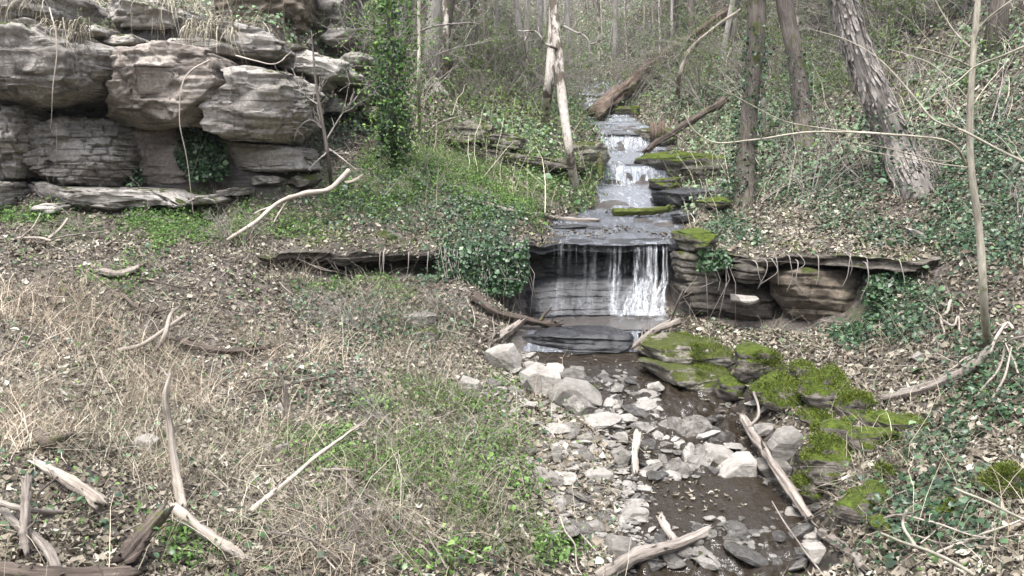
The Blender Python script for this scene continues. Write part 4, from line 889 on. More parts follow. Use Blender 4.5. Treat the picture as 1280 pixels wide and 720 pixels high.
def moss_fuzz(o, dens=2600):
    me = o.data; nv = len(me.vertices); co = np.empty(nv * 3, np.float32); no = np.empty(nv * 3, np.float32); me.vertices.foreach_get('co', co); me.vertices.foreach_get('normal', no); co = co.reshape(-1, 3); no = no.reshape(-1, 3)
    g = np.array(o.location); w_ = (no[:, 2] > .15) & (fbm3((co[:, 0] + g[0]) * 3, (co[:, 1] + g[1]) * 3, co[:, 2] * 3, 3, 9) > .02)
    idx = np.nonzero(w_)[0]
    if len(idx) < 20: return
    r_ = np.random.default_rng(len(idx)); ix = r_.choice(idx, dens); n_ = no[ix]; p = co[ix] + r_.normal(size=(dens, 3)) * .018
    t = r_.normal(size=(dens, 3)); t = np.cross(n_, t); t /= np.linalg.norm(t, axis=1, keepdims=True) + 1e-9; s = r_.uniform(.006, .014, (dens, 1)); up_ = n_ * s * r_.uniform(.6, 2.2, (dens, 1)) + r_.normal(size=(dens, 3)) * .004
    V = np.stack([p - t * s * .6, p + t * s * .6, p + up_], 1).reshape(-1, 3); f = np.arange(dens * 3).reshape(-1, 3)
    q = link('moss', mesh_np('moss', V, f, False, {'rnd': np.repeat(r_.beta(1.6, 1.8, dens), 3)}), M['mossleaf'], o)
for o in [q for q in COL.objects if q.name.startswith(('mossy_boulder', 'mossy_slab'))]: moss_fuzz(o, 5000 if 'slab' in o.name else 2600)
# ------------------------------------------------------------------ scattered ground cover (leaves, ivy, herbs, dry grass, stems)
rv = np.random.default_rng(99)
def sample(n_, r0, r1, az=40, pw=1.0):
    a = R(1) * rv.uniform(-az, az, n_)
    u = rv.random(n_); r = (r0 ** pw + u * (r1 ** pw - r0 ** pw)) ** (1 / pw) if pw else r0 * (r1 / r0) ** u
    return r * np.sin(a), r * np.cos(a)
def ground_pts(n_, r0, r1, zones=None, base_p=0.0, seed=0, pw=1.0, wet=.3, az=50, maxslope=.35):
    n_ = int(n_ * 1.25)
    x, y = sample(n_, r0, r1, az, pw)
    H, cw, rock, cm = base(x, y, rec=False)
    px, py, f = proj(x, y, H)
    p = np.full(n_, base_p)
    if zones is not None: p = np.clip(p + zone(px, py, zones, seed), 0, 1)
    keep = (rv.random(n_) < p) & (cw < np.where(y > 12.3, .75, wet) + .15 * rv.random(n_)) & (py > -160) & (py < 980)
    x, y, H, px, py = x[keep], y[keep], H[keep], px[keep], py[keep]
    nn = normal_s(x, y)
    k2 = nn[:, 2] > maxslope
    return np.stack([x, y, H], -1)[k2], nn[k2], px[k2], py[k2]
def scatter(name, mat, kinds, pts, nrm, size, tilt, lift, rnd, label=None, kind='stuff', parent=None, stretch=None, upright=False):
    """many small leaf-sized faces; kinds = list of (verts, faces)"""
    m = len(pts); which = rv.integers(len(kinds), size=m); Vs = []; Fs = {3: [], 4: []}; av = []; c = 0
    for ki, (tv, tf) in enumerate(kinds):
        s = np.nonzero(which == ki)[0]; q = len(s)
        if q == 0: continue
        N_ = nrm[s] + tilt * rv.normal(size=(q, 3)); N_ /= np.linalg.norm(N_, axis=1, keepdims=True)
        r_ = rv.normal(size=(q, 3)); A = np.cross(N_, r_); A /= np.linalg.norm(A, axis=1, keepdims=True) + 1e-9; B = np.cross(N_, A)
        sz = size[s][:, None, None]
        T = np.asarray(tv, float)[None] * np.ones((q, 1, 1))
        if stretch is not None: T = T * stretch[s][:, None, :]
        W = (T[..., :1] * A[:, None] + T[..., 1:2] * B[:, None] + T[..., 2:3] * N_[:, None]) * sz + pts[s][:, None] + (lift[s][:, None] * N_)[:, None]
        k = len(tv); Vs.append(W.reshape(-1, 3)); av.append(np.repeat(rnd[s], k))
        for ff in tf:
            Fs[len(ff)].append(np.asarray(ff)[None] + (np.arange(q) * k)[:, None] + c)
        c += q * k
    V = np.vstack(Vs); off = np.array(parent.location) if parent is not None else 0
    o = link(name, mesh_np(name, V - off, [np.vstack(Fs[j]) for j in (3, 4) if Fs[j]], True, {'rnd': np.concatenate(av)}), mat, parent)
    if parent is None and label: tag(o, label, name.replace('_', ' '), kind=kind)
    return o
def leaf_t(w_, l, fold, curl):   # pointed leaf folded on its midrib, curled at the tip
    return ([(0, -l * .5, curl), (-w_ * .5, -.08 * l, fold), (0, 0, 0), (w_ * .5, -.08 * l, fold), (0, l * .5, curl * 1.4), (-w_ * .33, .22 * l, fold * .9), (w_ * .33, .22 * l, fold * .9)],
            [(0, 3, 2), (0, 2, 1), (2, 3, 6), (2, 6, 4), (2, 4, 5), (2, 5, 1)])
LIT = [leaf_t(.55, 1, .16, .22), leaf_t(.7, 1, .26, .05), leaf_t(.45, 1.1, -.1, .35), leaf_t(.8, .9, .1, .15), leaf_t(.35, 1.0, .3, -.1)]
IVY = [leaf_t(.95, 1, .06, -.12), leaf_t(.8, 1, .1, -.05), leaf_t(1.05, .95, .03, -.15)]
HRB = [leaf_t(.5, 1, .08, -.2), leaf_t(.7, 1, .05, -.15), leaf_t(.4, 1.2, .05, -.3)]
def rn(n_, a=1.0, b=1.0): return rv.beta(a, b, n_)

Z_STEM = [(330, 380, 200, 60, 1), (480, 400, 160, 50, 1), (450, 285, 100, 45, .5), (540, 310, 60, 30, .4), (180, 400, 160, 60, .7), (150, 560, 200, 130, .55), (400, 680, 150, 60, 1.0), (520, 540, 130, 100, .6), (330, 540, 120, 80, .6), (280, 290, 60, 50, .8), (1150, 620, 160, 90, .35), (600, 600, 90, 90, .5), (1100, 420, 160, 100, .2)]
p, nn, px, py = ground_pts(240000, 3.3, 15, base_p=.80, pw=1.15, wet=.22)
k = rv.random(len(p)) > .25 * zone(px, py, Z_HAY, 5) + .12 * zone(px, py, Z_STEM, 25) + .6 * zone(px, py, Z_HERB, 3); p, nn, px, py = p[k], nn[k], px[k], py[k]
hay = zone(px, py, Z_HAY, 5); pink = zone(px, py, [(1000, 620, 330, 260, 1)], 8)
rnd = np.clip(rn(len(p), 1.7, 2.1) + .14 * hay + .10 * fbm2(p[:, 0] * 1.3, p[:, 1] * 1.3, 3, 3) + .05 * pink, 0, 1)
scatter('leaf_litter', M['litter'], LIT, p, nn, rv.lognormal(math.log(.046), .48, len(p)).clip(.016, .12) * np.where(px < 640, .78, 1.0), .42, rv.random(len(p)) * .035, rnd, 'brown and grey dead leaves covering the forest floor')
p, nn, px, py = ground_pts(210000, 15, 46, base_p=.85, pw=1.0, wet=.25)
scatter('leaf_litter', M['litter'], LIT, p, nn, rv.lognormal(math.log(.085), .3, len(p)), .45, rv.random(len(p)) * .05, np.clip(rn(len(p), 1.5, 1.5), 0, 1), 'dead leaves covering the far slopes of the ravine')
# ivy
p, nn, px, py = ground_pts(260000, 4, 15, Z_IVY, .02, 4, pw=1.15)
scatter('ivy_cover', M['ivy'], IVY, p, nn, rv.lognormal(math.log(.04), .3, len(p)), .5, .02 + rv.random(len(p)) ** 2 * .2, rn(len(p), 1.6, 2.0), 'dark green ivy spreading over the near slopes')
p, nn, px, py = ground_pts(260000, 15, 44, Z_IVY, .45, 4, pw=1.0)
k = fbm2(p[:, 0] * .55, p[:, 1] * .55, 4, 44) > rv.normal(size=len(p)) * .3 - .1
p, nn = p[k], nn[k]
scatter('ivy_cover', M['ivy'], IVY, p, nn, rv.lognormal(math.log(.075), .3, len(p)), .5, .03 + rv.random(len(p)) ** 2 * .25, np.clip(rn(len(p), 1.6, 1.1) + .3, 0, 1), 'patchy ivy spreading over the far slopes')
# green herbs
p, nn, px, py = ground_pts(560000, 4, 18, Z_HERB, .02, 3, pw=1.3)
k = fbm2(p[:, 0] * 1.7, p[:, 1] * 1.7, 4, 12) > -.22
p, nn = p[k], nn[k]
scatter('herb_cover', M['herb'], HRB, p, nn, rv.lognormal(math.log(.032), .35, len(p)), .6, .02 + rv.random(len(p)) ** 1.6 * .14, np.clip(rn(len(p), 1.7, 1.7), 0, 1), 'low bright green spring herbs on the banks')
p, nn, px, py = ground_pts(170000, 16, 44, Z_HERB + [(640, 110, 110, 90, .8), (720, 60, 90, 70, .7), (980, 60, 300, 90, .25)], .12, 3, pw=1.0)
scatter('herb_cover', M['bud'], HRB, p, nn, rv.lognormal(math.log(.06), .3, len(p)), .7, .05 + rv.random(len(p)) * .7, rn(len(p), 1.5, 1.8), 'fresh green leaves over the far banks')

p, nn, px, py = ground_pts(150000, 10.5, 17.5, [(560, 215, 90, 40, 1.2), (650, 225, 100, 40, 1.3), (470, 225, 60, 30, .8), (700, 262, 50, 14, 1.2), (400, 300, 50, 14, .8)], 0, 66, pw=1.2)
k = fbm2(p[:, 0] * 1.9, p[:, 1] * 1.9, 3, 67) > -.3; p, nn = p[k], nn[k]
scatter('herb_cover', M['bud'], HRB, p, nn, rv.lognormal(math.log(.03), .35, len(p)), .6, .03 + rv.random(len(p)) ** 1.5 * .16, rn(len(p), 1.6, 1.6), 'light green young herbs over the mound left of the falls')
# blades and stems
def blades(name, mat, p, length, width, lean, rnd, label, seg=4, droop=.9, parent=None, dirs=None, kind='stuff'):
    m = len(p); a = rv.uniform(0, 6.283, m)
    if dirs is not None: a = dirs + rv.normal(size=m) * .7
    D = np.stack([np.cos(a), np.sin(a), 0 * a], -1); S_ = np.stack([-np.sin(a), np.cos(a), 0 * a], -1)
    # blade faces turned at random so that thin ones still show
    b = rv.uniform(0, 6.283, m); S_ = S_ * np.cos(b)[:, None] + D * np.sin(b)[:, None] * .6
    t = np.linspace(0, 1, seg + 1); rows = []
    e = lean; cur = np.zeros((m, 3)); ang = e.copy(); P_ = [p]
    for i in range(seg):
        st_ = (length / seg)[:, None] * (D * np.sin(ang)[:, None] + np.array([0, 0, 1.])[None] * np.cos(ang)[:, None])
        P_.append(P_[-1] + st_ + rv.normal(size=(m, 3)) * (length * .03)[:, None]); ang = ang + droop * rv.uniform(.1, .9, m) / seg * 2
    V = []
    for i, q in enumerate(P_):
        wv = (width * (1 - .8 * t[i] ** 2))[:, None]; V += [q - S_ * wv * .5, q + S_ * wv * .5]
    V = np.stack(V, 1); k = 2 * (seg + 1)
    f = np.array([[2 * i, 2 * i + 1, 2 * i + 3, 2 * i + 2] for i in range(seg)])
    Fq = (f[None] + (np.arange(m) * k)[:, None, None]).reshape(-1, 4)
    off = np.array(parent.location) if parent is not None else 0
    o = link(name, mesh_np(name, V.reshape(-1, 3) - off, Fq, True, {'rnd': np.repeat(rnd, k)}), mat, parent)
    if parent is None: tag(o, label, name.replace('_', ' '), kind=kind)
    return o
p, nn, px, py = ground_pts(90000, 3.6, 10.5, Z_HAY, .03, 5, pw=1.2)
cl = fbm2(p[:, 0] * 1.8, p[:, 1] * 1.8, 4, 31); k = cl > rv.normal(size=len(p)) * .12 + .08; p = p[k]; m = len(p)
blades('dry_grass', M['hay'], p, rv.uniform(.14, .62, m), rv.uniform(.003, .0075, m), rv.uniform(.2, 1.4, m), np.clip(rn(m, 1.6, 1.5) + .28 * fbm2(p[:, 0] * 1.1, p[:, 1] * 1.1, 3, 93), 0, 1), 'tan dry grass lying over the left meadow', droop=1.1)
p, nn, px, py = ground_pts(40000, 3.6, 10.5, [(40, 390, 80, 40, 1), (50, 480, 80, 60, .9), (280, 500, 90, 30, .8), (330, 600, 60, 50, .8), (350, 450, 110, 22, 1), (140, 520, 90, 30, .7), (420, 690, 80, 30, .5), (240, 470, 60, 20, .6)], .01, 55, pw=1.2)
cl = fbm2(p[:, 0] * 2.6, p[:, 1] * 2.6, 3, 61); k = cl > .28; p = p[k]; m = len(p)
blades('dry_grass', M['hay'], p, rv.uniform(.35, .85, m), rv.uniform(.003, .007, m), rv.uniform(.3, 1.2, m), np.clip(rn(m, 2.2, 1.2), 0, 1), 'long pale straw lying in tussocks on the left meadow', droop=1.3, seg=5, dirs=fbm2(p[:, 0] * .7, p[:, 1] * .7, 2, 62) * 3)
p, nn, px, py = ground_pts(24000, 4, 9, [(540, 570, 120, 110, 1), (600, 670, 110, 70, 1), (480, 640, 70, 60, .4)], .01, 15, pw=1.2)
k = fbm2(p[:, 0] * 2.5, p[:, 1] * 2.5, 3, 35) > 0; p = p[k]; m = len(p)
blades('green_grass', M['grass'], p, rv.uniform(.10, .42, m), rv.uniform(.002, .0045, m), rv.uniform(.05, .6, m), rn(m, 1.5, 1.6), 'fine green grass and weeds on the near bank', droop=.7)
p, nn, px, py = ground_pts(170000, 3.6, 15, Z_STEM, .07, 25, pw=1.2)
k = fbm2(p[:, 0] * 1.6, p[:, 1] * 1.6, 4, 91) > rv.normal(size=len(p)) * .25 - .05; p = p[k]; m = len(p)
blades('dead_stems', M['stem'], p, rv.lognormal(math.log(.34), .45, m).clip(.1, 1.1), rv.uniform(.002, .006, m), rv.uniform(.2, 1.45, m), rn(m, 1.6, 1.7), 'tangled thin dead stems on the banks', seg=5, droop=1.0)
p, nn, px, py = ground_pts(24000, 14, 44, None, .75, 25, pw=1.0)
m = len(p)
blades('dead_stems', M['stem'], p, rv.lognormal(math.log(.7), .5, m).clip(.2, 2.2), rv.uniform(.006, .016, m), rv.uniform(.0, 1.2, m), np.clip(rn(m, 1.8, 1.3) + .12, 0, 1), 'thin dead stems standing on the far slopes', seg=5, droop=.8)

# ------------------------------------------------------------------ sticks, logs, vines
def gpts(pts, r, lift=None):
    out = []
    for q in pts:
        if len(q) == 2: out.append(hit(q[0], q[1], r * .6 if lift is None else lift))
        elif q[2] < 0: out.append(hit(q[0], q[1], -q[2]))     # negative: height above the ground
        else: out.append(P(*q))
    return out
def side_twigs(mb, pts, r, n_, L, rs_, up=.2, sides=4):
    for _ in range(n_):
        i = rs_.integers(1, len(pts) - 1); t = pts[i + 1] - pts[i]; t = t / (np.linalg.norm(t) + 1e-9)
        d = rs_.normal(size=3); d[2] = abs(d[2]) * .7 + up; d = d / np.linalg.norm(d); d = d * .75 + t * .6; l = L * rs_.uniform(.4, 1.1)
        q = wig(np.array([pts[i] + d * l * s for s in np.linspace(0, 1, 6)]), l * .06, 6 / l, int(rs_.integers(999)))
        mb.tube(q, np.linspace(r * .45, r * .12, 6), sides)
def stick(name, label, cat, pts, r0, r1, mat, group=None, n=34, sides=10, rough=.14, amp=.03, seed=0, subs=(), twigs=0, twL=.3, lift=None, parent=None, snap=True):
    w_ = np.array(gpts(pts, max(r0, .01), lift)); q = wig(spline(w_, n), amp, 2.2, seed)
    r0, r1 = (r0 * .78, r1 * .78); mb = MB(); rad = np.interp(np.linspace(0, 1, n), [0, 1], [r0, r1]); big_ = r0 > .024; mb.tube(q, rad * (1 + .12 * n2(np.arange(n) * .8, np.arange(n) * 0, seed)), sides * 2 if big_ else sides, rough=rough, seed=seed, ridge=.3 if big_ else 0, split=1.4 if big_ else 0)
    if big_: side_twigs(mb, q, r0 * .6, 3, r0 * 4, np.random.default_rng(seed + 70))
    for sp_, a, b in subs:
        s_ = wig(spline(np.array(gpts(sp_, a, lift)), 14), amp * .6, 3, seed + 7); mb.tube(s_, np.linspace(a, b, 14), max(5, sides - 2), rough=rough, seed=seed + 1)
    if twigs: side_twigs(mb, q, r0, twigs, twL, np.random.default_rng(seed + 50))
    o0 = q[0].copy(); V = np.vstack(mb.v) - o0
    Fc = [np.vstack(mb.f4)] + ([np.vstack(mb.f3)] if mb.f3 else [])
    me = mesh_np(name, V, Fc, True); bc_attr(me, mb.bc); o = link(name, me, M[mat], parent); o.location = o0
    if parent is None: tag(o, label, cat, group)
    return o
LG = [
 ('fallen_log', 'thick reddish rotten log lying from the upper creek up the right slope', 'log', [(745, 141, -.25), (790, 104, -.5), (830, 74, -.6), (870, 46, -.5), (915, 14, -.35)], .30, .22, 'wood_red', {'rough': .22, 'n': 40, 'sides': 14}),
 ('fallen_log', 'thin dark mossy log slanting to the creek below the red splintered stump', 'log', [(806, 192, 20.0), (822, 178, 20.2), (862, 152, 21.0), (908, 124, 22.3)], .09, .12, 'wood_dark', {'subs': [([(812, 186, 20.1), (806, 196, 19.9), (804, 204, 19.8)], .05, .03)]}),
 ('bent_sapling', 'bent bare trunk arching over the red log on the right slope', 'dead branch', [(846, 128, -.05), (850, 96, 24.2), (858, 70, 24.4), (880, 45, 24.8), (925, 12, 25.5)], .09, .05, 'wood_pale', {}),
 ('mossy_log', 'short mossy log stranded across the wet rock sheet above the main fall', 'log', [(766, 266, 15.2), (800, 264, 15.1), (838, 260, 15.0)], .10, .08, 'wood_moss', {'rough': .3}),
 ('dead_branch', 'long grey branch lying down the green mound toward the sheet above the fall', 'dead branch', [(575, 247), (640, 264), (700, 272), (747, 276)], .045, .06, 'wood_grey', {'twigs': 4}),
 ('dead_branch', 'pale forked branch propped over the left slope below the rounded cliff boulder', 'dead branch', [(285, 303, -.15), (330, 270, -.3), (356, 252, -.4), (380, 244, -.45), (412, 234, -.5), (436, 212, -.62)], .03, .05, 'wood_pale', {'subs': [([(348, 257, -.38), (328, 264, -.3), (318, 268, -.2)], .015, .006), ([(362, 250, -.4), (352, 266, -.2), (340, 282, -.1)], .018, .006)]}),
 ('dead_branch', 'short pale broken branch end lying right of the propped pale branch', 'dead branch', [(434, 231, -.2), (444, 226, -.25), (454, 220, -.3)], .035, .03, 'wood_pale', {}),
 ('fallen_log', 'dark rotten log jammed left of the rock step, at the pool', 'log', [(588, 372, -.1), (620, 392, -.12), (660, 402, -.12), (698, 410, -.1)], .09, .06, 'wood_dark', {'rough': .25, 'twigs': 6}),
 ('fallen_log', 'grey broken log end pointing at the viewer beside the rock step', 'log', [(622, 426, -.05), (636, 412, -.12), (650, 403, -.18)], .10, .07, 'wood_grey', {'rough': .25}),
 ('driftwood', 'bleached driftwood lodged right of the pool on the mossy slab', 'driftwood', [(790, 436, -.05), (812, 420, -.1), (846, 404, -.16)], .05, .06, 'wood_grey', {'subs': [([(800, 430, -.1), (822, 412, -.14), (838, 402, -.2)], .03, .015), ([(792, 438, -.1), (818, 424, -.1), (830, 416, -.2)], .018, .01)], 'twigs': 4}),
 ('dead_branch', 'thin upright broken branch standing by the fall on the right', 'dead branch', [(838, 400, -.02), (845, 382, -.3), (852, 364, -.55)], .025, .012, 'wood_grey', {'twigs': 4}),
 ('fallen_log', 'grey foreground log reaching into the stream from the bottom edge', 'log', [(752, 726, -.05), (790, 706, -.1), (830, 686, -.14), (888, 664, -.12)], .075, .055, 'wood_grey', {'rough': .15, 'n': 30, 'sides': 14}),
 ('dead_branch', 'short grey branch crossing behind the foreground log', 'dead branch', [(824, 646, -.06), (834, 662, -.1), (846, 680, -.1)], .045, .04, 'wood_grey', {'rough': .2}),
 ('fallen_branch', 'long grey branch leaning down the right bank past the white block into the water', 'dead branch', [(930, 520, -.12), (948, 556, -.22), (972, 596, -.22), (1000, 634, -.14), (1012, 650, -.1)], .05, .055, 'wood_grey', {'rough': .15, 'n': 30, 'subs': [([(938, 536, -.2), (948, 520, -.3), (940, 492, -.45)], .02, .012)], 'twigs': 5}),
 ('fallen_log', 'broken lower log piece continuing the long grey branch at the bottom right', 'log', [(1024, 662, -.06), (1050, 684, -.1), (1078, 708, -.1)], .05, .055, 'wood_grey', {'rough': .2}),
 ('short_log', 'short bleached log standing nearly upright on the stones in midstream', 'log', [(794, 592, -.05), (793, 566, -.14), (796, 540, -.2)], .042, .05, 'wood_pale', {'rough': .12}),
 ('dead_branch', 'bleached upright branch with a bare top in the left meadow', 'dead branch', [(222, 638, -.03), (217, 590, -.24), (212, 540, -.5), (206, 500, -.72), (212, 474, -.85)], .042, .022, 'wood_pale', {'rough': .14, 'n': 30}),
 ('fallen_log', 'pale barkless log lying at lower left with a broken white end', 'log', [(42, 578, -.05), (76, 600, -.1), (104, 618, -.1), (128, 634, -.08)], .035, .075, 'wood_pale', {'rough': .14, 'n': 26, 'sides': 14}),
 ('fallen_log', 'tan broken log running to the lower right from the dark stump', 'log', [(214, 640, -.15), (250, 662, -.12), (282, 682, -.1), (312, 700, -.05)], .05, .035, 'wood_pale', {'rough': .2}),
 ('tree_stump', 'dark rotten stump leaning in the lower left grass', 'stump', [(160, 706, -.03), (182, 676, -.14), (208, 644, -.24)], .10, .07, 'wood_dark', {'rough': .3, 'sides': 16}),
 ('dead_branch', 'pale straight branch lying diagonally across the middle of the near meadow', 'dead branch', [(318, 642, -.06), (350, 612, -.16), (388, 576, -.22), (420, 552, -.28), (456, 526, -.34)], .03, .008, 'wood_pale', {'twigs': 5, 'subs': [([(372, 592, -.2), (378, 604, -.1), (380, 622, -.05)], .01, .005)]}),
 ('dead_branch', 'dark straight stick entering from the left edge near the bottom', 'dead branch', [(-20, 632, -.2), (30, 638, -.2), (76, 641, -.16)], .025, .02, 'wood_grey', {}),
 ('dead_branch', 'grey branch slanting down from the left edge at the bottom corner', 'dead branch', [(-10, 620, -.1), (22, 652, -.12), (46, 684, -.1), (66, 716, -.08)], .025, .04, 'wood_grey', {'rough': .2}),
 ('dead_branch', 'upright grey branch crossing the dark stick at the bottom left', 'dead branch', [(38, 690, -.05), (34, 650, -.2), (30, 604, -.35)], .04, .03, 'wood_grey', {'rough': .2}),
 ('fallen_log', 'dark log lying along the bottom edge at the left corner', 'log', [(-20, 712, -.05), (60, 716, -.06), (170, 722, -.04)], .06, .05, 'wood_dark', {}),
 ('dead_branch', 'dark curled driftwood knot at the left edge of the meadow', 'driftwood', [(20, 548, -.05), (40, 536, -.12), (62, 552, -.12), (92, 548, -.05)], .05, .035, 'wood_dark', {'rough': .3}),
 ('tree_stump', 'grey pointed bark stump standing in the left meadow', 'stump', [(354, 536, -.01), (358, 512, -.2), (360, 484, -.42)], .075, .02, 'wood_grey', {'rough': .25, 'sides': 12}),
 ('bark_log', 'short curved bark piece lying on the upper left meadow', 'log', [(122, 342, -.06), (148, 344, -.06), (176, 333, -.08)], .06, .045, 'wood_grey', {}),
 ('dead_branch', 'grey forked branch of the debris heap rising to a broken white end', 'dead branch', [(148, 436, -.1), (180, 432, -.2), (208, 414, -.3), (232, 398, -.36)], .03, .026, 'wood_pale', {'subs': [([(200, 440, -.1), (206, 420, -.3), (212, 396, -.4), (222, 386, -.45)], .025, .02)]}),
 ('fallen_log', 'long dark log at the back of the left debris heap', 'log', [(208, 420, -.08), (240, 432, -.12), (290, 438, -.1), (350, 434, -.04)], .06, .03, 'wood_dark', {'twigs': 8}),
 ('dead_branch', 'dark slanting branch above the debris heap', 'dead branch', [(150, 370, -.06), (178, 388, -.12), (200, 398, -.12)], .03, .025, 'wood_dark', {'twigs': 8}),
 ('dead_branch', 'pale forked stick on the leaves at the far left below the cliff foot', 'dead branch', [(24, 300, -.08), (50, 300, -.12), (64, 304, -.1)], .022, .02, 'wood_pale', {'subs': [([(62, 300, -.1), (74, 286, -.2), (84, 272, -.3)], .02, .015), ([(28, 298, -.1), (40, 284, -.2), (50, 266, -.35)], .01, .006)]}),
 ('dead_branch', 'brown stick lying flat on green herbs below the cliff shelf', 'dead branch', [(66, 302, -.08), (96, 294, -.1), (130, 288, -.08)], .015, .01, 'wood_grey', {'twigs': 3}),
 ('dead_branch', 'brown stick on the bright green patch below the left cliff', 'dead branch', [(186, 296, -.05), (216, 296, -.1), (246, 303, -.06)], .015, .008, 'wood_dark', {'twigs': 3}),
 ('fallen_log', 'grey log half sunk in leaves sloping down the right bank', 'log', [(1106, 502, -.05), (1150, 488, -.08), (1196, 468, -.1), (1236, 436, -.12)], .05, .06, 'wood_grey', {'rough': .18}),
 ('exposed_roots', 'tangle of pale exposed roots on the right slope left of the sapling foot', 'roots', [(1190, 376, -.1), (1182, 392, -.12), (1174, 400, -.1), (1180, 420, -.04)], .022, .012, 'wood_pale', {'subs': [([(1174, 400, -.1), (1190, 408, -.1), (1196, 396, -.15), (1200, 420, -.03)], .014, .008), ([(1186, 386, -.1), (1170, 380, -.06), (1160, 396, -.02)], .012, .006)]}),
 ('dead_branch', 'small pale stick lying left of the exposed roots', 'dead branch', [(1132, 406, -.04), (1146, 396, -.06), (1160, 388, -.06)], .014, .01, 'wood_pale', {}),
 ('dead_branch', 'curled root with a broken pale end beside the sapling foot', 'dead branch', [(1236, 444, -.1), (1244, 424, -.2), (1256, 408, -.25), (1264, 414, -.2)], .022, .016, 'wood_pale', {}),
 ('dead_branch', 'sharp pale splintered branch lying by the sapling foot at the right edge', 'dead branch', [(1222, 500, -.06), (1246, 456, -.22), (1258, 428, -.34), (1290, 420, -.4)], .014, .01, 'wood_pale', {'subs': [([(1240, 500, -.06), (1256, 470, -.2), (1262, 436, -.3)], .012, .007), ([(1276, 480, -.04), (1268, 452, -.2), (1256, 430, -.34)], .01, .007)]}),
 ('dead_branch', 'long pale green cane crossing the lower right corner', 'dead branch', [(1100, 670, -.22), (1150, 688, -.28), (1222, 722, -.3)], .012, .014, 'bark_pale', {'subs': [([(1144, 684, -.28), (1132, 660, -.3), (1136, 640, -.4)], .012, .008)]}),
 ('dead_branch', 'thin pale cane slanting at the right edge near the bottom', 'dead branch', [(1198, 612, -.3), (1240, 636, -.35), (1290, 662, -.4)], .01, .011, 'bark_pale', {}),
 ('dead_branch', 'dark thin cane rising from the shallow water at the bottom right', 'dead branch', [(966, 626, -.28), (990, 668, -.2), (1034, 722, -.05)], .007, .01, 'wood_grey', {}),
 ('dead_branch', 'brown branch sagging along the front of the left meadow', 'dead branch', [(420, 700, -.12), (380, 672, -.2), (330, 664, -.15)], .015, .008, 'wood_grey', {'twigs': 6}),
 ('fallen_branch', 'weathered branch lying in the green weeds near the centre bottom', 'dead branch', [(400, 594, -.05), (430, 590, -.1), (452, 592, -.08)], .018, .012, 'wood_grey', {}),
 ('fallen_branch', 'thin bleached branch lying along the gravel edge of the weeds', 'dead branch', [(708, 652, -.04), (730, 676, -.06), (752, 700, -.04)], .012, .008, 'wood_pale', {}),
 ('broken_stub', 'short mossy broken stub standing at the second waterfall', 'stump', [(751, 223, 17.6), (750, 208, 17.65), (748, 194, 17.7)], .07, .06, 'wood_moss', {}),
 ('fallen_log', 'long thin log lying on the hillside left of the mottled trunks', 'log', [(560, 40, -.12), (600, 62, -.12), (650, 86, -.1)], .10, .07, 'wood_grey', {}),
 ('dead_branch', 'broken grey tree top lying with branches above the left mound', 'dead branch', [(690, 116, -.1), (664, 92, -.3), (640, 72, -.5), (612, 66, -.4)], .07, .03, 'wood_grey', {'twigs': 16, 'twL': 1.3}),
 ('dead_branch', 'arched mossy branch between the thin sapling and the mound', 'dead branch', [(531, 170, 15.2), (552, 154, 15.2), (580, 145, 15.4)], .022, .012, 'wood_grey', {}),
 ('fallen_log', 'dark hollow log on the right slope behind the ivy clad trunk', 'log', [(946, 176, 18.3), (980, 166, 18.6), (1010, 160, 19)], .16, .13, 'wood_dark', {'rough': .2}),
 ('dead_branch', 'dead limb lying by the foot of the shaggy tree', 'dead branch', [(950, 250, -.06), (985, 232, -.12), (1030, 220, -.1)], .035, .025, 'wood_grey', {'twigs': 4}),
]
for i, (nm, lb, ct, pts, r0, r1, mt, kw) in enumerate(LG):
    stick(nm, lb, ct, pts, r0, r1, mt, seed=i + 3, **kw)
# splintered stump, red inside
mb = MB(); b0 = P(822, 176, 20.6)
for i in range(9):
    a = i * .7; q = b0 + [.12 * math.cos(a), .1 * math.sin(a), 0]; mb.tube(np.array([q, q + [.02 * math.cos(a), .02, .25], q + [.05 * math.cos(a), 0, .36 + .18 * rv.random()]]), [.09, .07, .015], 6, rough=.2, seed=i)
o = mb.build('splintered_stump', M['wood_red']); tag(o, 'reddish splintered stump standing above the dark mossy log by the creek', 'stump')
# hanging vines and roots
VN = [('long bare vine hanging in front of the big overhanging slab at the left', [(63, 10, 11.2), (70, 50, 10.9), (66, 90, 10.8), (68, 130, 10.85), (65, 164, 10.95)], .010),
      ('thin lower tail of vine hanging on the bricklike block', [(68, 158, 10.95), (72, 190, 11.2), (68, 228, 11.4)], .006),
      ('long arched vine hanging in front of the middle cliff boulder down to the shelf', [(262, 74, 11.4), (238, 88, 11.1), (226, 110, 10.9), (224, 150, 10.9), (234, 200, 11.0), (242, 268, 11.1)], .012),
      ('curved root lying across the rounded cliff boulder from the pale slab', [(296, 70, 12.0), (320, 76, 11.8), (344, 80, 11.7), (366, 66, 12.6)], .014)]
for i, (lb, pts, r) in enumerate(VN): pts = [(x_, y_, d_ - (.55 if i < 3 else .9)) for x_, y_, d_ in pts]; stick('hanging_vine', lb, 'vine', pts, r, r * .5, 'wood_pale', 'vines hanging on the cliff', n=40, sides=6, seed=90 + i, amp=.025)
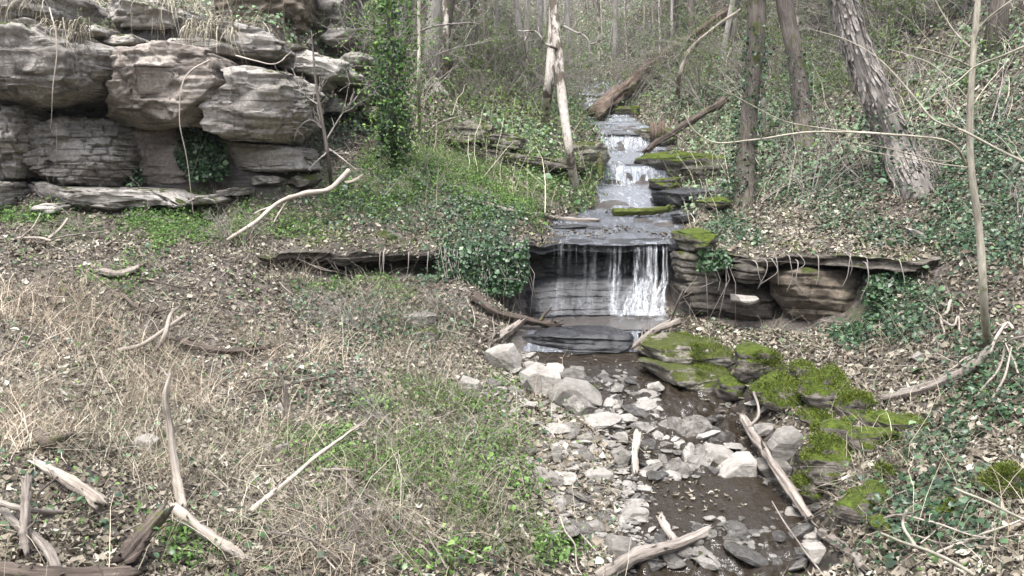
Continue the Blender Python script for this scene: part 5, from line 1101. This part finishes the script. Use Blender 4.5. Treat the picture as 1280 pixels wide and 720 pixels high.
for i in range(26):
    left = i < 12
    px = rv.uniform(345, 620) if left else rv.uniform(880, 1150)
    x = np.interp(px, [q[0] for q in LIP], lipw[:, 0]); y = float(ylip(x)) - rv.uniform(.02, .12); z = float(Hs(np.array([x]), np.array([y + .2]))[0])
    L = rv.uniform(.2, .62); q = np.array([[x, y + .12, z + .03], [x, y, z], [x + rv.normal() * .04, y - .03, z - L * .5], [x + rv.normal() * .08, y - .02, z - L]])
    mb = MB(); mb.tube(wig(spline(q, 16), .02, 5, i), np.linspace(.008, .004, 16), 5); V = np.vstack(mb.v) - q[0]
    o = link('hanging_root', mesh_np('hanging_root', V, [np.vstack(mb.f4), np.vstack(mb.f3)], True), M['stem' if False else 'twig']); o.location = q[0]
    tag(o, 'thin root dangling from the left bank ledge over the dark slot' if left else 'thin root dangling from the right bank ledge', 'root', 'roots dangling from the left ledge' if left else 'roots dangling from the right ledge')

# loose sticks: seven shapes, copied
STK = []
for i in range(7):
    r_ = np.random.default_rng(620 + i); L = 1.0; q = wig(np.stack([np.linspace(-.5, .5, 24), 0 * np.linspace(0, 1, 24), .02 + .03 * np.sin(np.linspace(0, 3, 24))], -1), .045, 3.5, i + 30); mb = MB(); mb.tube(q, np.linspace(.012, .005, 24), 7, rough=.15, seed=i, split=1.0); side_twigs(mb, q, .009, 4, .22, r_)
    for mt in ('wood_grey', 'wood_pale', 'wood_dark'):
        me = mesh_np('fallen_stick', np.vstack(mb.v), [np.vstack(mb.f4), np.vstack(mb.f3)], True); bc_attr(me, mb.bc); me.materials.append(M[mt]); STK.append(me)
def put_sticks(n_, regs, label, group, seed):
    r_ = np.random.default_rng(seed); cen = np.array(regs, float)[r_.integers(len(regs), size=n_)]; a = r_.uniform(0, 6.283, n_); q = np.sqrt(r_.random(n_))
    pp = hits(np.stack([cen[:, 0] + np.cos(a) * q * cen[:, 2], cen[:, 1] + np.sin(a) * q * cen[:, 3]], -1)); nn = normal_s(pp[:, 0], pp[:, 1], .2)
    for i in range(n_):
        s = float(np.clip(r_.lognormal(math.log(.42), .45), .2, 1.1)); yaw = r_.uniform(0, 6.283); X = Vector((math.cos(yaw), math.sin(yaw), r_.normal() * .2)); N_ = Vector(nn[i]); X = (X - N_ * X.dot(N_) * .9).normalized(); Y = N_.cross(X).normalized(); Z = X.cross(Y)
        o = bpy.data.objects.new('fallen_stick', STK[r_.integers(len(STK))]); COL.objects.link(o)
        m_ = Matrix((X, Y, Z)).transposed().to_4x4(); m_.translation = Vector(pp[i]) + N_ * r_.uniform(.01, .07); o.matrix_world = m_ @ Matrix.Diagonal((s, s * .9 + .1, s * .9 + .1, 1)); tag(o, label, 'stick', group)
put_sticks(95, [(150, 560, 160, 130), (330, 540, 140, 120), (160, 400, 170, 60), (440, 660, 140, 50), (280, 480, 200, 60)], 'thin dead stick lying in the straw and leaves of the left meadow', 'sticks on the left meadow', 1)
put_sticks(60, [(480, 390, 130, 40), (330, 360, 120, 40), (560, 420, 60, 30), (250, 300, 200, 30)], 'thin dead stick lying below the dark slot on the left bank', 'sticks below the left ledge', 2)
put_sticks(50, [(1150, 560, 120, 120), (1080, 440, 150, 40), (1050, 270, 120, 30), (1200, 680, 80, 40)], 'thin dead stick lying on the leafy right slope', 'sticks on the right slope', 3)
put_sticks(25, [(640, 560, 60, 60), (700, 640, 60, 60)], 'thin dead stick lying on the gravel edge left of the stream', 'sticks on the gravel edge', 4)

n_ = 1500; px = rv.uniform(660, 900, n_); py = rv.uniform(262, 306, n_); pp = hits(np.stack([px, py], -1)); k = n2(pp[:, 0] * 1.5, pp[:, 1] * 1.5, 3) > .15; pp = pp[k]
scatter('wet_leaves', M['litter'], LIT, pp + [0, 0, .012], np.tile([0, 0, 1.], (len(pp), 1)), rv.lognormal(math.log(.05), .35, len(pp)), .15, np.zeros(len(pp)), rn(len(pp), 1.2, 2.6), 'wet leaves stuck on the rock sheet above the main fall')
n_ = 900; px = rv.uniform(700, 1010, n_); py = rv.uniform(450, 715, n_); pp = hits(np.stack([px, py], -1)); xc, hw, zw = crk(C_LO, pp[:, 1]); k = (np.abs(pp[:, 0] - xc) < hw) & (n2(pp[:, 0] * 2, pp[:, 1] * 2, 5) > .1); pp = pp[k]; pp[:, 2] = np.maximum(pp[:, 2], zw[k] - .008)
scatter('floating_leaves', M['litter'], LIT, pp, np.tile([0, 0, 1.], (len(pp), 1)), rv.lognormal(math.log(.045), .3, len(pp)), .12, np.zeros(len(pp)), rn(len(pp), 1.6, 1.8), 'dead leaves drifting on the lower stream')
# ------------------------------------------------------------------ trees
def branchy(mb, p, d, L, r, depth, rs_, n_=5, up=.15, spread=.8, sides=5, val=.4, minr=.003):
    seg = 7; pts = [p]; dd = d.copy()
    for i in range(seg):
        dd = dd + rs_.normal(size=3) * .16 + np.array([0, 0, up * .25]); dd /= np.linalg.norm(dd); pts.append(pts[-1] + dd * L / seg)
    pts = np.array(pts); mb.tube(pts, np.linspace(r, max(r * .28, minr), seg + 1), sides, val=val, cap=False)
    if depth <= 0: return
    for i in range(n_):
        t = rs_.uniform(.25, .98); k = min(int(t * seg), seg - 1); q = pts[k] + (pts[k + 1] - pts[k]) * (t * seg - k)
        nd = (pts[k + 1] - pts[k]); nd /= np.linalg.norm(nd); nd = nd + rs_.normal(size=3) * spread; nd[2] += up; nd /= np.linalg.norm(nd)
        branchy(mb, q, nd, L * rs_.uniform(.35, .62) * (1.15 - .5 * t), max(r * .45 * (1.1 - .5 * t), minr), depth - 1, rs_, n_, up, spread, max(3, sides - 1), val, minr)
def trunk_pts(path, n): return spline(np.array([P(*q) if len(q) == 3 else hit(q[0], q[1], -.1) for q in path]), n)
def tree(name, label, cat, path, r0, r1, mat, ext=5.0, limbs=7, group=None, n=36, sides=16, rough=.10, flare=.6, amp=.03, seed=0, crown_mat=None, limb_len=3.0):
    q = trunk_pts(path, n); b_ = q[0] - q[1]; b_ = b_ / np.linalg.norm(b_) * .5 + np.array([0, 0, -.35]); q[0] = q[0] + b_; d = q[-1] - q[-4]; d /= np.linalg.norm(d); d = d * .6 + np.array([0, 0, .4]); d /= np.linalg.norm(d)
    m = max(4, int(ext / .5)); q = np.vstack([q, q[-1] + d * np.linspace(ext / m, ext, m)[:, None]]); q = wig(q, amp, .8, seed)
    N_ = len(q); t = np.linspace(0, 1, N_); L = np.concatenate([[0], np.cumsum(np.linalg.norm(np.diff(q, axis=0), axis=1))])
    fr = n / N_; rad = np.interp(t, [0, fr, 1], [r0, r1, r1 * .35]) * (1 + flare * np.exp(-L / (r0 * 2.6)))
    root = empty(name, q[0]); tag(root, label, cat, group)
    mb = MB(); mb.tube(q, rad, sides, rough=rough, seed=seed); mb.build('trunk', M[mat], root)
    rs_ = np.random.default_rng(seed + 900)
    if limbs:
        cb = MB()
        for i in range(limbs):
            k = rs_.integers(int(N_ * max(.45, fr * .8)), N_ - 1); a = rs_.uniform(0, 6.283); dd = np.array([math.cos(a), math.sin(a), rs_.uniform(.2, .9)]); dd /= np.linalg.norm(dd)
            branchy(cb, q[k], dd, limb_len * rs_.uniform(.6, 1.2), rad[k] * .4, 2, rs_, 5)
        cb.build('crown', M[crown_mat or mat], root)
    return root, q, rad
def branch_part(root, pts, r0, r1, mat, seed=0, n=30, tw=0, twL=.3, label=None, name='branch', amp=.02):
    q = wig(spline(np.array([P(*a) for a in pts]), n), amp, 2.5, seed); mb = MB(); mb.tube(q, np.linspace(r0, r1, n), 7, rough=.06, seed=seed)
    if tw: side_twigs(mb, q, r0, tw, twL, np.random.default_rng(seed + 5))
    o = mb.build(name, M[mat], root)
    if label: o['label'] = label
    return o
def leaf_cloud(name, mat, kinds, pts, size, root, rb=(1.6, 1.8), tilt=1.0):
    m = len(pts); nn = np.tile([0, -.5, .6], (m, 1))
    return scatter(name, M[mat], kinds, pts, nn, rv.lognormal(math.log(size), .3, m), tilt, np.zeros(m), rn(m, *rb), parent=root)
TR = {}
TR['big'] = tree('tree', 'big smooth pale grey tree with a flared foot on the left slope', 'tree', [(543, 114), (540, 60, 19.4), (545, 0, 19.4), (546, -60, 19.4)], .19, .20, 'bark_grey', 7, 7, flare=.5, seed=1)
for k, (ex, ey) in enumerate(((520, 124), (548, 128), (560, 120))): branch_part(TR['big'][0], [(543, 100, 19.3), ((543 + ex) / 2, 112, 19.2), (ex, ey, 19.0)], .10, .04, 'bark_grey', k, 12, name='root')
tree('tree', 'thin cream barked tree right beside the big smooth grey tree', 'tree', [(553, 114), (557, 60, 18.7), (557, 0, 18.7), (560, -60, 18.7)], .075, .06, 'bark_birch', 5, 5, seed=2)
r_, q, rad = tree('tree', 'thin straight sapling with bare side branches left of the big grey tree', 'tree', [(525, 168), (523, 110, 15.2), (524, 40, 15.2), (523, -50, 15.2)], .035, .028, 'bark_pale', 4, 4, flare=.2, seed=3)
branch_part(r_, [(524, 40, 15.2), (545, 32, 15.0), (580, 28, 14.8), (600, 30, 14.7)], .02, .008, 'twig', 1, tw=3)
branch_part(r_, [(524, 64, 15.2), (500, 62, 15.4), (470, 66, 15.6)], .015, .006, 'twig', 2, tw=3)
tree('tree', 'mottled leaning trunk with peeled pale patches at the left of the pair by the creek', 'tree', [(680, 160), (686, 110, 18.6), (690, 60, 18.7), (692, 0, 18.8), (694, -60, 18.8)], .11, .11, 'bark_birch', 6, 6, seed=4)
r_, q, rad = tree('tree', 'leaning pale birchlike trunk in front, its foot at the edge of the upper sheet', 'tree', [(719, 244), (712, 190, 15.6), (704, 130, 15.7), (699, 70, 15.8), (692, 0, 15.9), (690, -60, 16)], .085, .09, 'bark_birch', 6, 6, flare=.2, seed=5)
branch_part(r_, [(699, 62, 15.8), (682, 56, 15.5), (668, 40, 15.3), (655, 50, 15.2)], .03, .008, 'bark_birch', 3, tw=6)
branch_part(r_, [(704, 34, 15.9), (720, 40, 15.6), (735, 50, 15.4), (738, 80, 15.4)], .03, .008, 'twig', 4, tw=6)
# ivy trees
def ivy_on(root, q, rr, n_, size, t0, t1, mat='ivy'):
    i = rv.uniform(t0, t1, n_) * (len(q) - 1); k = i.astype(int).clip(0, len(q) - 2); c = q[k] + (q[k + 1] - q[k]) * (i - k)[:, None]
    a = rv.uniform(0, 6.283, n_); rad_ = rr * (.55 + .75 * rv.random(n_) ** .8) * (1 + .45 * n2(c[:, 2] * 1.4, a, 7))
    leaf_cloud('ivy', mat, IVY, c + np.stack([np.cos(a) * rad_, np.sin(a) * rad_, rv.normal(size=n_) * .03], -1), size, root)
r_, q, rad = tree('ivy_tree', 'slim tree wrapped in a dense dark green ivy column, left of the thin sapling', 'tree', [(491, 206), (490, 150, 13.2), (490, 80, 13.2), (488, 0, 13.2), (488, -60, 13.2)], .06, .045, 'bark_dark', 3, 0, flare=.3, seed=6)
ivy_on(r_, q, .20, 1300, .05, 0.0, .5); ivy_on(r_, q, .15, 420, .05, .4, .9); ivy_on(r_, q, .24, 900, .05, .1, .9, 'herb')
tw = MB(); rs_ = np.random.default_rng(4)
for i in range(16):
    k = rs_.integers(4, 30); a = rs_.uniform(0, 6.28); branchy(tw, q[k], np.array([math.cos(a), math.sin(a), .2]), .8, .01, 1, rs_, 4)
tw.build('crown', M['twig'], r_)
pts = np.vstack([q[rs_.integers(4, 34)] + rs_.normal(size=3) * [.34, .34, .3] for _ in range(2600)]); leaf_cloud('leaves', 'herb', HRB, pts, .05, r_)
r_, q, rad = tree('ivy_tree', 'dark mossy trunk right of the creek with ivy climbing its lower half', 'tree', [(932, 260), (934, 200, 14.6), (940, 100, 14.7), (944, 0, 14.8), (946, -60, 14.8)], .17, .15, 'bark_dark', 7, 7, flare=.4, seed=7)
ivy_on(r_, q, .24, 1500, .05, 0, .45); ivy_on(r_, q, .2, 350, .05, .4, .8)
tree('tree', 'pale thin trunk showing just right of the ivy climbed dark trunk', 'tree', [(955, 182), (954, 120, 18.2), (950, 50, 18.3), (948, -60, 18.4)], .06, .05, 'bark_birch', 5, 4, seed=8)
r_, q, rad = tree('ivy_tree', 'dark straight trunk between the ivy climbed trunk and the shaggy tree', 'tree', [(1008, 196), (1003, 140, 16.6), (992, 60, 16.8), (980, 0, 17), (972, -60, 17.1)], .19, .15, 'bark_dark', 7, 7, flare=.5, seed=9)
ivy_on(r_, q, .25, 700, .05, 0, .35)
# shaggy tree: loose strips of bark
r_, q, rad = tree('shaggy_tree', 'thick leaning tree with shaggy peeling bark on the right slope', 'tree', [(1150, 250), (1122, 190, 12.7), (1098, 130, 12.9), (1072, 60, 13.1), (1052, 0, 13.2), (1034, -60, 13.3)], .23, .175, 'bark_shag', 7, 7, flare=.25, rough=.16, sides=28, n=50, seed=10)
sb = MB(); T = np.gradient(q, axis=0); T /= np.linalg.norm(T, axis=1, keepdims=True)
for i in range(620):
    k = rs_.integers(1, 49); a = rs_.uniform(0, 6.28); A = np.cross(T[k], [0, 1, 0]); A /= np.linalg.norm(A); B = np.cross(T[k], A); o_ = math.cos(a) * A + math.sin(a) * B; s_ = np.cross(T[k], o_)
    L = rs_.uniform(.18, .55); w_ = rs_.uniform(.02, .055); b = q[k] + o_ * rad[k] * 1.02; c = T[k]; e = rs_.uniform(.01, .07); tk = .008
    v = []
    for t_, of in ((-.5, e * 1.0), (-.15, .01), (.2, .005), (.5, e * .7)):
        m_ = b + c * L * t_ + o_ * of; ww = w_ * (1 - .5 * abs(t_) * 1.6); v += [m_ - s_ * ww / 2, m_ + s_ * ww / 2, m_ + s_ * ww / 2 - o_ * tk, m_ - s_ * ww / 2 - o_ * tk]
    f4 = [[4 * u + j, 4 * u + (j + 1) % 4, 4 * u + 4 + (j + 1) % 4, 4 * u + 4 + j] for u in range(3) for j in range(4)]
    sb.add(np.array(v), f4)
ivy_on(r_, q, .42, 900, .05, 0, .28)
sb.build('bark_strips', M['bark_shag'], r_, False)
for k in range(14):
    a0 = rs_.integers(0, 14); pth = []
    ang = rs_.uniform(2.5, 6.9); 
    for k2 in range(a0, a0 + 26, 3):
        A = np.cross(T[k2], [0, 1, 0]); A /= np.linalg.norm(A); B = np.cross(T[k2], A); ang += rs_.normal() * .15
        pth.append(q[k2] + (math.cos(ang) * A + math.sin(ang) * B) * rad[k2] * 1.06)
    mb = MB(); mb.tube(wig(spline(np.array(pth), 40), .02, 4, k), np.linspace(.018, .008, 40), 6); mb.build('vine', M['wood_pale' if k % 2 else 'twig'], r_)
# near sapling on the right
r_, q, rad = tree('sapling', 'slender pale sapling with long bare branches at the right edge', 'tree', [(1234, 440), (1229, 380, 7.35), (1222, 290, 7.3), (1211, 200, 7.25), (1213, 100, 7.2), (1222, 0, 7.2), (1230, -60, 7.2)], .038, .02, 'bark_pale', 2.0, 3, flare=.25, amp=.015, rough=.06, seed=11, crown_mat='twig', limb_len=1.2)
for k, (pts, a, b, lb) in enumerate([
    ([(1209, 206, 7.25), (1195, 186, 7.1), (1170, 174, 7.0), (1100, 168, 6.9), (1010, 165, 6.8), (940, 176, 6.7), (895, 180, 6.65), (868, 164, 6.6), (855, 142, 6.6)], .017, .005, 'long level branch reaching left across the dark trunks'),
    ([(1100, 168, 6.9), (1040, 162, 7.0), (980, 150, 7.0), (930, 128, 7.0), (905, 112, 7.0)], .010, .003, None),
    ([(1290, 208, 6.6), (1250, 188, 6.7), (1205, 164, 6.8), (1168, 150, 6.9), (1140, 118, 7.1), (1100, 74, 7.4), (1060, 50, 7.6), (1010, 34, 7.8)], .018, .004, 'long thin branch falling from upper left to the right edge'),
    ([(1290, 56, 6.7), (1250, 72, 6.9), (1218, 84, 7.1), (1190, 106, 7.1), (1150, 128, 7.1), (1108, 146, 7.2)], .015, .004, 'pale branch crossing the sapling stem and rising to the right'),
    ([(1212, 84, 7.2), (1190, 72, 7.0), (1160, 62, 6.9), (1130, 58, 6.9)], .012, .004, None),
    ([(1214, 60, 7.2), (1195, 40, 7.3), (1176, 10, 7.4), (1160, -20, 7.5)], .011, .004, None),
    ([(1218, 60, 7.2), (1228, 30, 7.1), (1262, 2, 7.0), (1290, -14, 7.0)], .011, .004, None),
    ([(1207, 180, 7.25), (1190, 200, 7.1), (1150, 196, 7.0), (1090, 182, 6.9), (1040, 176, 6.9)], .009, .003, None),
    ([(1210, 208, 7.25), (1175, 204, 7.0), (1130, 198, 6.9), (1080, 190, 6.8)], .009, .003, None),
    ([(1166, 150, 6.9), (1163, 134, 6.9), (1160, 114, 6.9)], .009, .006, 'short broken upright twig'),
    ([(1216, 150, 7.2), (1206, 120, 7.3), (1170, 84, 7.4), (1140, 70, 7.5), (1110, 62, 7.6)], .008, .003, None),
    ([(1268, 192, 6.65), (1258, 178, 6.65), (1246, 168, 6.65)], .009, .006, None)]):
    branch_part(r_, pts, a * .72, b * .8, 'bark_pale', 20 + k, 36, tw=4 if k < 9 else 0, twL=.28, label=lb, amp=.012)
# dead shrub by the cliff
r_, q, rad = tree('dead_shrub', 'bare dead shrub with many thin branches right of the rounded cliff boulder', 'shrub', [(416, 240), (412, 200, 12.2), (404, 160, 12.2), (396, 120, 12.2), (392, 92, 12.2)], .035, .018, 'bark_dark', .6, 0, flare=.1, seed=12)
for k, pts in enumerate([[(410, 186, 12.2), (430, 200, 12.0), (448, 216, 11.9)], [(404, 160, 12.2), (378, 140, 12.0), (362, 110, 11.9)], [(404, 164, 12.2), (396, 130, 12.3), (408, 90, 12.4)], [(408, 176, 12.2), (430, 140, 12.3), (446, 120, 12.3)], [(403, 158, 12.2), (386, 150, 12), (372, 160, 11.9), (366, 176, 11.9)], [(398, 130, 12.2), (380, 116, 12.2), (366, 84, 12.2)], [(410, 190, 12.2), (398, 200, 12.0), (384, 214, 11.9)]]):
    branch_part(r_, pts, .014, .004, 'twig', 60 + k, 18, tw=8, twL=.35)

# ------------------------------------------------------------------ woods on the slopes: six kinds of bare tree, copied
def woods_tree(seed, h, r0, kind):
    rs_ = np.random.default_rng(seed); n = 16; z = np.linspace(-.3, h, n)
    p = np.stack([.02 * h * n2(z * .25, z * 0, seed) + rs_.normal() * .03 * z, .02 * h * n2(z * .25, z * 0 + 9, seed), z], -1)
    root = empty('bare_tree', (0, 0, 0)); mb = MB(); rad = np.linspace(r0, r0 * .25, n); rad[0] *= 1.5; mb.tube(p, rad, 9, rough=.08, seed=seed); mb.build('trunk', M[kind], root)
    cb = MB()
    for i in range(18):
        k = rs_.integers(4, n - 1); a = rs_.uniform(0, 6.283); d = np.array([math.cos(a), math.sin(a), rs_.uniform(.1, .9)]); d /= np.linalg.norm(d)
        branchy(cb, p[k], d, h * rs_.uniform(.12, .28), max(rad[k] * .38, .012), 2, rs_, 4, sides=4, minr=.006)
    cb.build('crown', M['twig'], root)
    return root
PROTO = [woods_tree(700 + i, h, r, k) for i, (h, r, k) in enumerate([(13, .13, 'bark_grey'), (15, .17, 'bark_dark'), (10, .07, 'bark_birch'), (12, .10, 'bark_grey'), (8, .045, 'bark_pale'), (14, .12, 'bark_dark')])]
used = [False] * 6
def put_tree(px, py, k, sc=1.0, label=None, group='bare trees on the far slopes', rs_=np.random.default_rng(31)):
    p = hit(px, py)
    o = PROTO[k] if not used[k] else copy_tree(PROTO[k]); used[k] = True
    o.location = p; o.rotation_euler = (rs_.normal() * .05, rs_.normal() * .06, rs_.uniform(0, 6.28)); o.scale = (sc,) * 3
    tag(o, label or 'bare leafless tree on the far wooded slopes of the ravine', 'tree', group)
for px, py, k, lb in [(862, 68, 5, 'dark trunk on the right slope just left of the red log top'), (836, 62, 1, 'dark trunk standing above the red fallen log at the creek head'), (748, 84, 2, 'thin pale trunk above the topmost cascade'), (1122, 34, 0, 'grey trunk high on the right slope, right of the shaggy tree'),
                      (1206, 24, 3, 'grey trunk on the upper right slope behind the near sapling'), (720, 92, 0, 'grey trunk right behind the leaning birchlike trunk'), (664, 70, 3, 'grey slim trunk on the slope left of the mottled pair'), (1262, 60, 1, 'dark trunk near the upper right corner'), (912, 66, 3, 'slim grey trunk at the upper end of the red fallen log')]:
    put_tree(px, py, k, 1.0, lb)
rt = np.random.default_rng(12)
for i in range(85):
    px = rt.uniform(380, 1330); py = rt.uniform(-25, 95) if px < 1000 else rt.uniform(-40, 60)
    if px < 470 and py > 20: continue
    p = hit(px, py)
    if p[1] < 19: continue
    put_tree(px, py, int(rt.choice(6, p=[.10, .08, .28, .14, .32, .08])), rt.uniform(.55, 1.05))
# brush: multi-stemmed bare shrubs, and ones with young leaves
def shrub(seed, h, n_, leaves, mat='twig'):
    rs_ = np.random.default_rng(seed); root = empty('leafy_shrub' if leaves else 'bare_shrub', (0, 0, 0)); mb = MB()
    for i in range(n_):
        a = rs_.uniform(0, 6.283); d = np.array([math.cos(a) * .6, math.sin(a) * .6, rs_.uniform(.4, 1.2)]); d /= np.linalg.norm(d)
        branchy(mb, np.array([math.cos(a) * .12, math.sin(a) * .12, -.05]), d, h * rs_.uniform(.5, 1.1), .011, 2, rs_, 4, up=.05, sides=4, minr=.003)
    mb.build('stems', M[mat], root)
    if leaves:
        V = np.vstack(mb.v); s = V[rs_.integers(len(V), size=leaves)]; s = s[s[:, 2] > .15 * h] + rs_.normal(size=(1, 3)) * .01
        leaf_cloud('leaves', 'bud', HRB, s + rs_.normal(size=s.shape) * .03, .034, root)
    return root
SH = [shrub(800, 1.3, 9, 0), shrub(801, 1.9, 8, 0), shrub(802, 1.0, 12, 0), shrub(803, 1.2, 8, 900), shrub(804, 2.4, 7, 1300), shrub(805, .8, 9, 700)]
su = [False] * 6
def put_shrub(px, py, k, sc, label, group, rs_=np.random.default_rng(41)):
    p = hit(px, py); o = SH[k] if not su[k] else copy_tree(SH[k]); su[k] = True
    o.location = p; o.rotation_euler = (0, 0, rs_.uniform(0, 6.28)); o.scale = (sc, sc, sc * rs_.uniform(.8, 1.1)); tag(o, label, 'shrub', group)
for px, py, k, sc, lb in [(545, 236, 3, .6, 'bushy yellow green shrub on the mound below the ivy column'), (470, 250, 3, .55, 'small yellow green shrub left of the mound crest'), (600, 215, 5, .7, 'low leafy shrub at the top of the green mound'),
                          (120, 62, 5, .7, 'bright green tuft growing on the big overhanging slab'), (255, 20, 4, .5, 'upright dry green tuft above the dark layered cliff slab'), (390, 20, 4, .6, 'leafy shrub growing on the dark cliff stack'), (505, 560, 5, .5, 'fine leafy weed clump in the near bank'), (560, 520, 5, .55, 'tall leafy weed clump left of the rubble'),
                          (440, 140, 3, .8, 'leafy shrub on the cliff slope left of the ivy column'), (600, 560, 5, .45, 'yellowish weed clump at the edge of the gravel'), (540, 620, 5, .5, 'leafy weed clump near the bottom middle'), (610, 680, 5, .45, 'leafy weed clump at the bottom middle edge')]:
    put_shrub(px, py, k, sc, lb, None)
for px, py, k, sc, lb in [(300, 300, 2, .7, 'bare twiggy heap under the propped pale branch'), (450, 410, 2, .6, 'bare tangled shrub in front of the dark slot'), (380, 395, 2, .6, 'bare tangled shrub left in front of the dark slot'), (560, 395, 2, .6, 'bare tangled shrub right of the dark slot'), (260, 50, 0, .5, 'dry overhanging twigs on the cliff top'), (90, 20, 2, .5, 'dry twigs trailing over the biggest cliff slab'), (410, 690, 2, .5, 'purplish bare twig heap at the bottom'), (470, 700, 2, .45, 'second bare twig heap at the bottom edge'),
                          (505, 545, 1, .45, 'thin upright bare stems in the near bank'), (420, 430, 0, .4, 'low bare shrub on the tan grass'), (210, 430, 2, .5, 'dry twigs growing through the debris heap'), (1180, 220, 0, .7, 'bare shrub below the shaggy tree')]:
    put_shrub(px, py, k, sc, lb, None)
for i in range(190):
    px = rt.uniform(400, 1290); py = rt.uniform(-20, 140)
    p = hit(px, py)
    if p[1] < 17: continue
    c_ = base(p[:1], p[1:2], rec=False)[1][0]
    if c_ > .1: continue
    k = int(rt.choice([0, 1, 2, 3, 4], p=[.2, .26, .16, .18, .20]))
    put_shrub(px, py, k, rt.uniform(.8, 1.5), 'bare twiggy shrub in the brush on the far slopes' if k < 3 else 'shrub with sparse young leaves in the brush on the far slopes', 'bare brush on the far slopes' if k < 3 else 'leafing brush on the far slopes')
for px, py, k, sc, lb in [(1092, 226, 1, 1.2, 'tall bare whippy shrub at the foot of the shaggy tree'), (1246, 170, 1, 1.1, 'bare whippy shrub behind the near sapling at the right edge'), (1010, 246, 0, 1.1, 'bare shrub between the dark trunks above the right ledge'), (1150, 140, 1, 1.2, 'bare shrub on the ivy slope right of the shaggy tree'), (1270, 300, 0, .9, 'bare shrub at the right edge above the sapling foot'), (890, 262, 2, .7, 'low bare shrub left of the ivy climbed trunk'), (650, 120, 1, 1.3, 'grey tangled shrub on the slope left of the mottled pair'), (600, 90, 1, 1.2, 'grey tangled shrub right of the big grey tree')]:
    put_shrub(px, py, k, sc, lb, None)
# ivy growing against rock
def ivy_wall(label, px0, px1, py0, py1, d, n_, dd=.35, seed=0, shape=1):
    rs_ = np.random.default_rng(seed); u = rs_.uniform(-1, 1, n_); v = rs_.uniform(-1, 1, n_)
    k = (np.hypot(u, v) + .3 * n2(u * 3, v * 3, seed) < 1) if shape else (v + .5 * n2(u * 7, u * 0, seed) < .55); u, v = u[k], v[k]
    pts = np.array([P((px0 + px1) / 2 + a * (px1 - px0) / 2, (py0 + py1) / 2 + b * (py1 - py0) / 2, d + dd * (.5 * b * -1 + .5 * a * a) + rs_.normal() * .05) for a, b in zip(u, v)])
    root = empty('ivy_clump', pts[np.argmin(pts[:, 2])]); tag(root, label, 'ivy')
    leaf_cloud('leaves', 'ivy', IVY, pts, .05, root, tilt=.8)
    mb = MB()
    for i in range(8):
        b = rs_.integers(len(pts)); t_ = pts[rs_.integers(len(pts))]; mb.tube(wig(spline(np.array([pts[b], t_]), 8), .05, 3, i), .006, 4)
    mb.build('stems', M['twig'], root)
ivy_wall('dark ivy clump growing against the foot of the cliff under the boulders', 216, 288, 150, 228, 12.15, 2600, seed=1)
ivy_wall('ivy patch growing in the shadow under the right end of the right bank ledge', 1080, 1172, 338, 392, 9.95, 1500, seed=3)
ivy_wall('small ivy sprig at the foot of the recessed brown cliff wall', 150, 180, 200, 236, 12.1, 350, seed=2)
IVC = [(546, 660, 'thick ivy curtain hanging over the bank ledge left of the main fall', 4200, 70, 3), (868, 910, 'ivy trailing over the ledge right of the main fall', 300, 40, 4)]
for x0, x1, lb, n_, dp, sd_ in IVC:
    px = rv.uniform(x0, x1, n_); xx = np.interp(px, [q_[0] for q_ in LIP], lipw[:, 0]); v = rv.random(n_) ** .8
    zt = Hs(xx, ylip(xx) + .15); yy = ylip(xx) - .05 - .25 * v + .35 * (v < .15) * rv.random(n_) + rv.normal(size=n_) * .06
    ln = (.55 + .3 * n2(xx * 3, xx * 0, 5)) * dp / 70
    pts = np.stack([xx, yy, zt + .10 - v * ln * 1.3], -1); root = empty('ivy_curtain', pts.mean(0)); tag(root, lb, 'ivy')
    leaf_cloud('leaves', 'ivy', IVY, pts, .048, root, tilt=.7)
    mb = MB()
    for i in range(40 * n_ // 4200 + 4):
        x = rv.uniform(xx.min(), xx.max()); y = float(ylip(x)) - .1; z = float(Hs(np.array([x]), np.array([y + .2]))[0]); mb.tube(wig(np.array([[x, y + .15, z + .05], [x, y - .05, z - .1], [x + rv.normal() * .1, y - .15, z - .35], [x + rv.normal() * .15, y - .2, z - .75 * rv.random() - .35]]), .03, 4, i), .006, 4)
    mb.build('stems', M['twig'], root)
for i, o in enumerate([PROTO[k] for k in range(6) if not used[k]] + [SH[k] for k in range(6) if not su[k]]):
    for ch in list(o.children): bpy.data.objects.remove(ch)
    bpy.data.objects.remove(o)

# dry stems and roots hanging over the cliff top
def hang(label, px0, px1, py, d, n_, L, seed):
    rs_ = np.random.default_rng(seed); o0 = P((px0 + px1) / 2, py, d + .2); root = empty('dry_plant', o0); tag(root, label, 'dry plant')
    mb = MB()
    for i in range(n_):
        a = P(rs_.uniform(px0, px1), py + rs_.uniform(-8, 6), d + rs_.uniform(-.1, .5)); l = L * rs_.uniform(.3, 1.2); sx = rs_.normal() * .25 * l
        q = np.array([a, a + [sx * .3, -.12 - .1 * rs_.random(), .12 * rs_.random()], a + [sx * .7, -.25 - .1 * rs_.random(), -.35 * l], a + [sx, -.22 - .15 * rs_.random(), -l]])
        mb.tube(wig(spline(q, 12), .03, 4, i), np.linspace(rs_.uniform(.004, .008), .002, 12), 4, val=rs_.random())
    mb.build('stems', M['stem'], root)
hang('dry stems and roots trailing over the biggest overhanging slab', 60, 120, 40, 11.2, 70, .5, 1)
hang('dry stems drooping over the thin ledge slab above the middle boulder', 235, 300, 40, 12.1, 90, .45, 2)
hang('wiry roots spilling over the top left corner of the cliff', 0, 70, 8, 12.0, 60, .5, 3)
hang('roots hanging over the dark layered slab at the top of the cliff', 180, 240, 6, 12.6, 50, .5, 4)
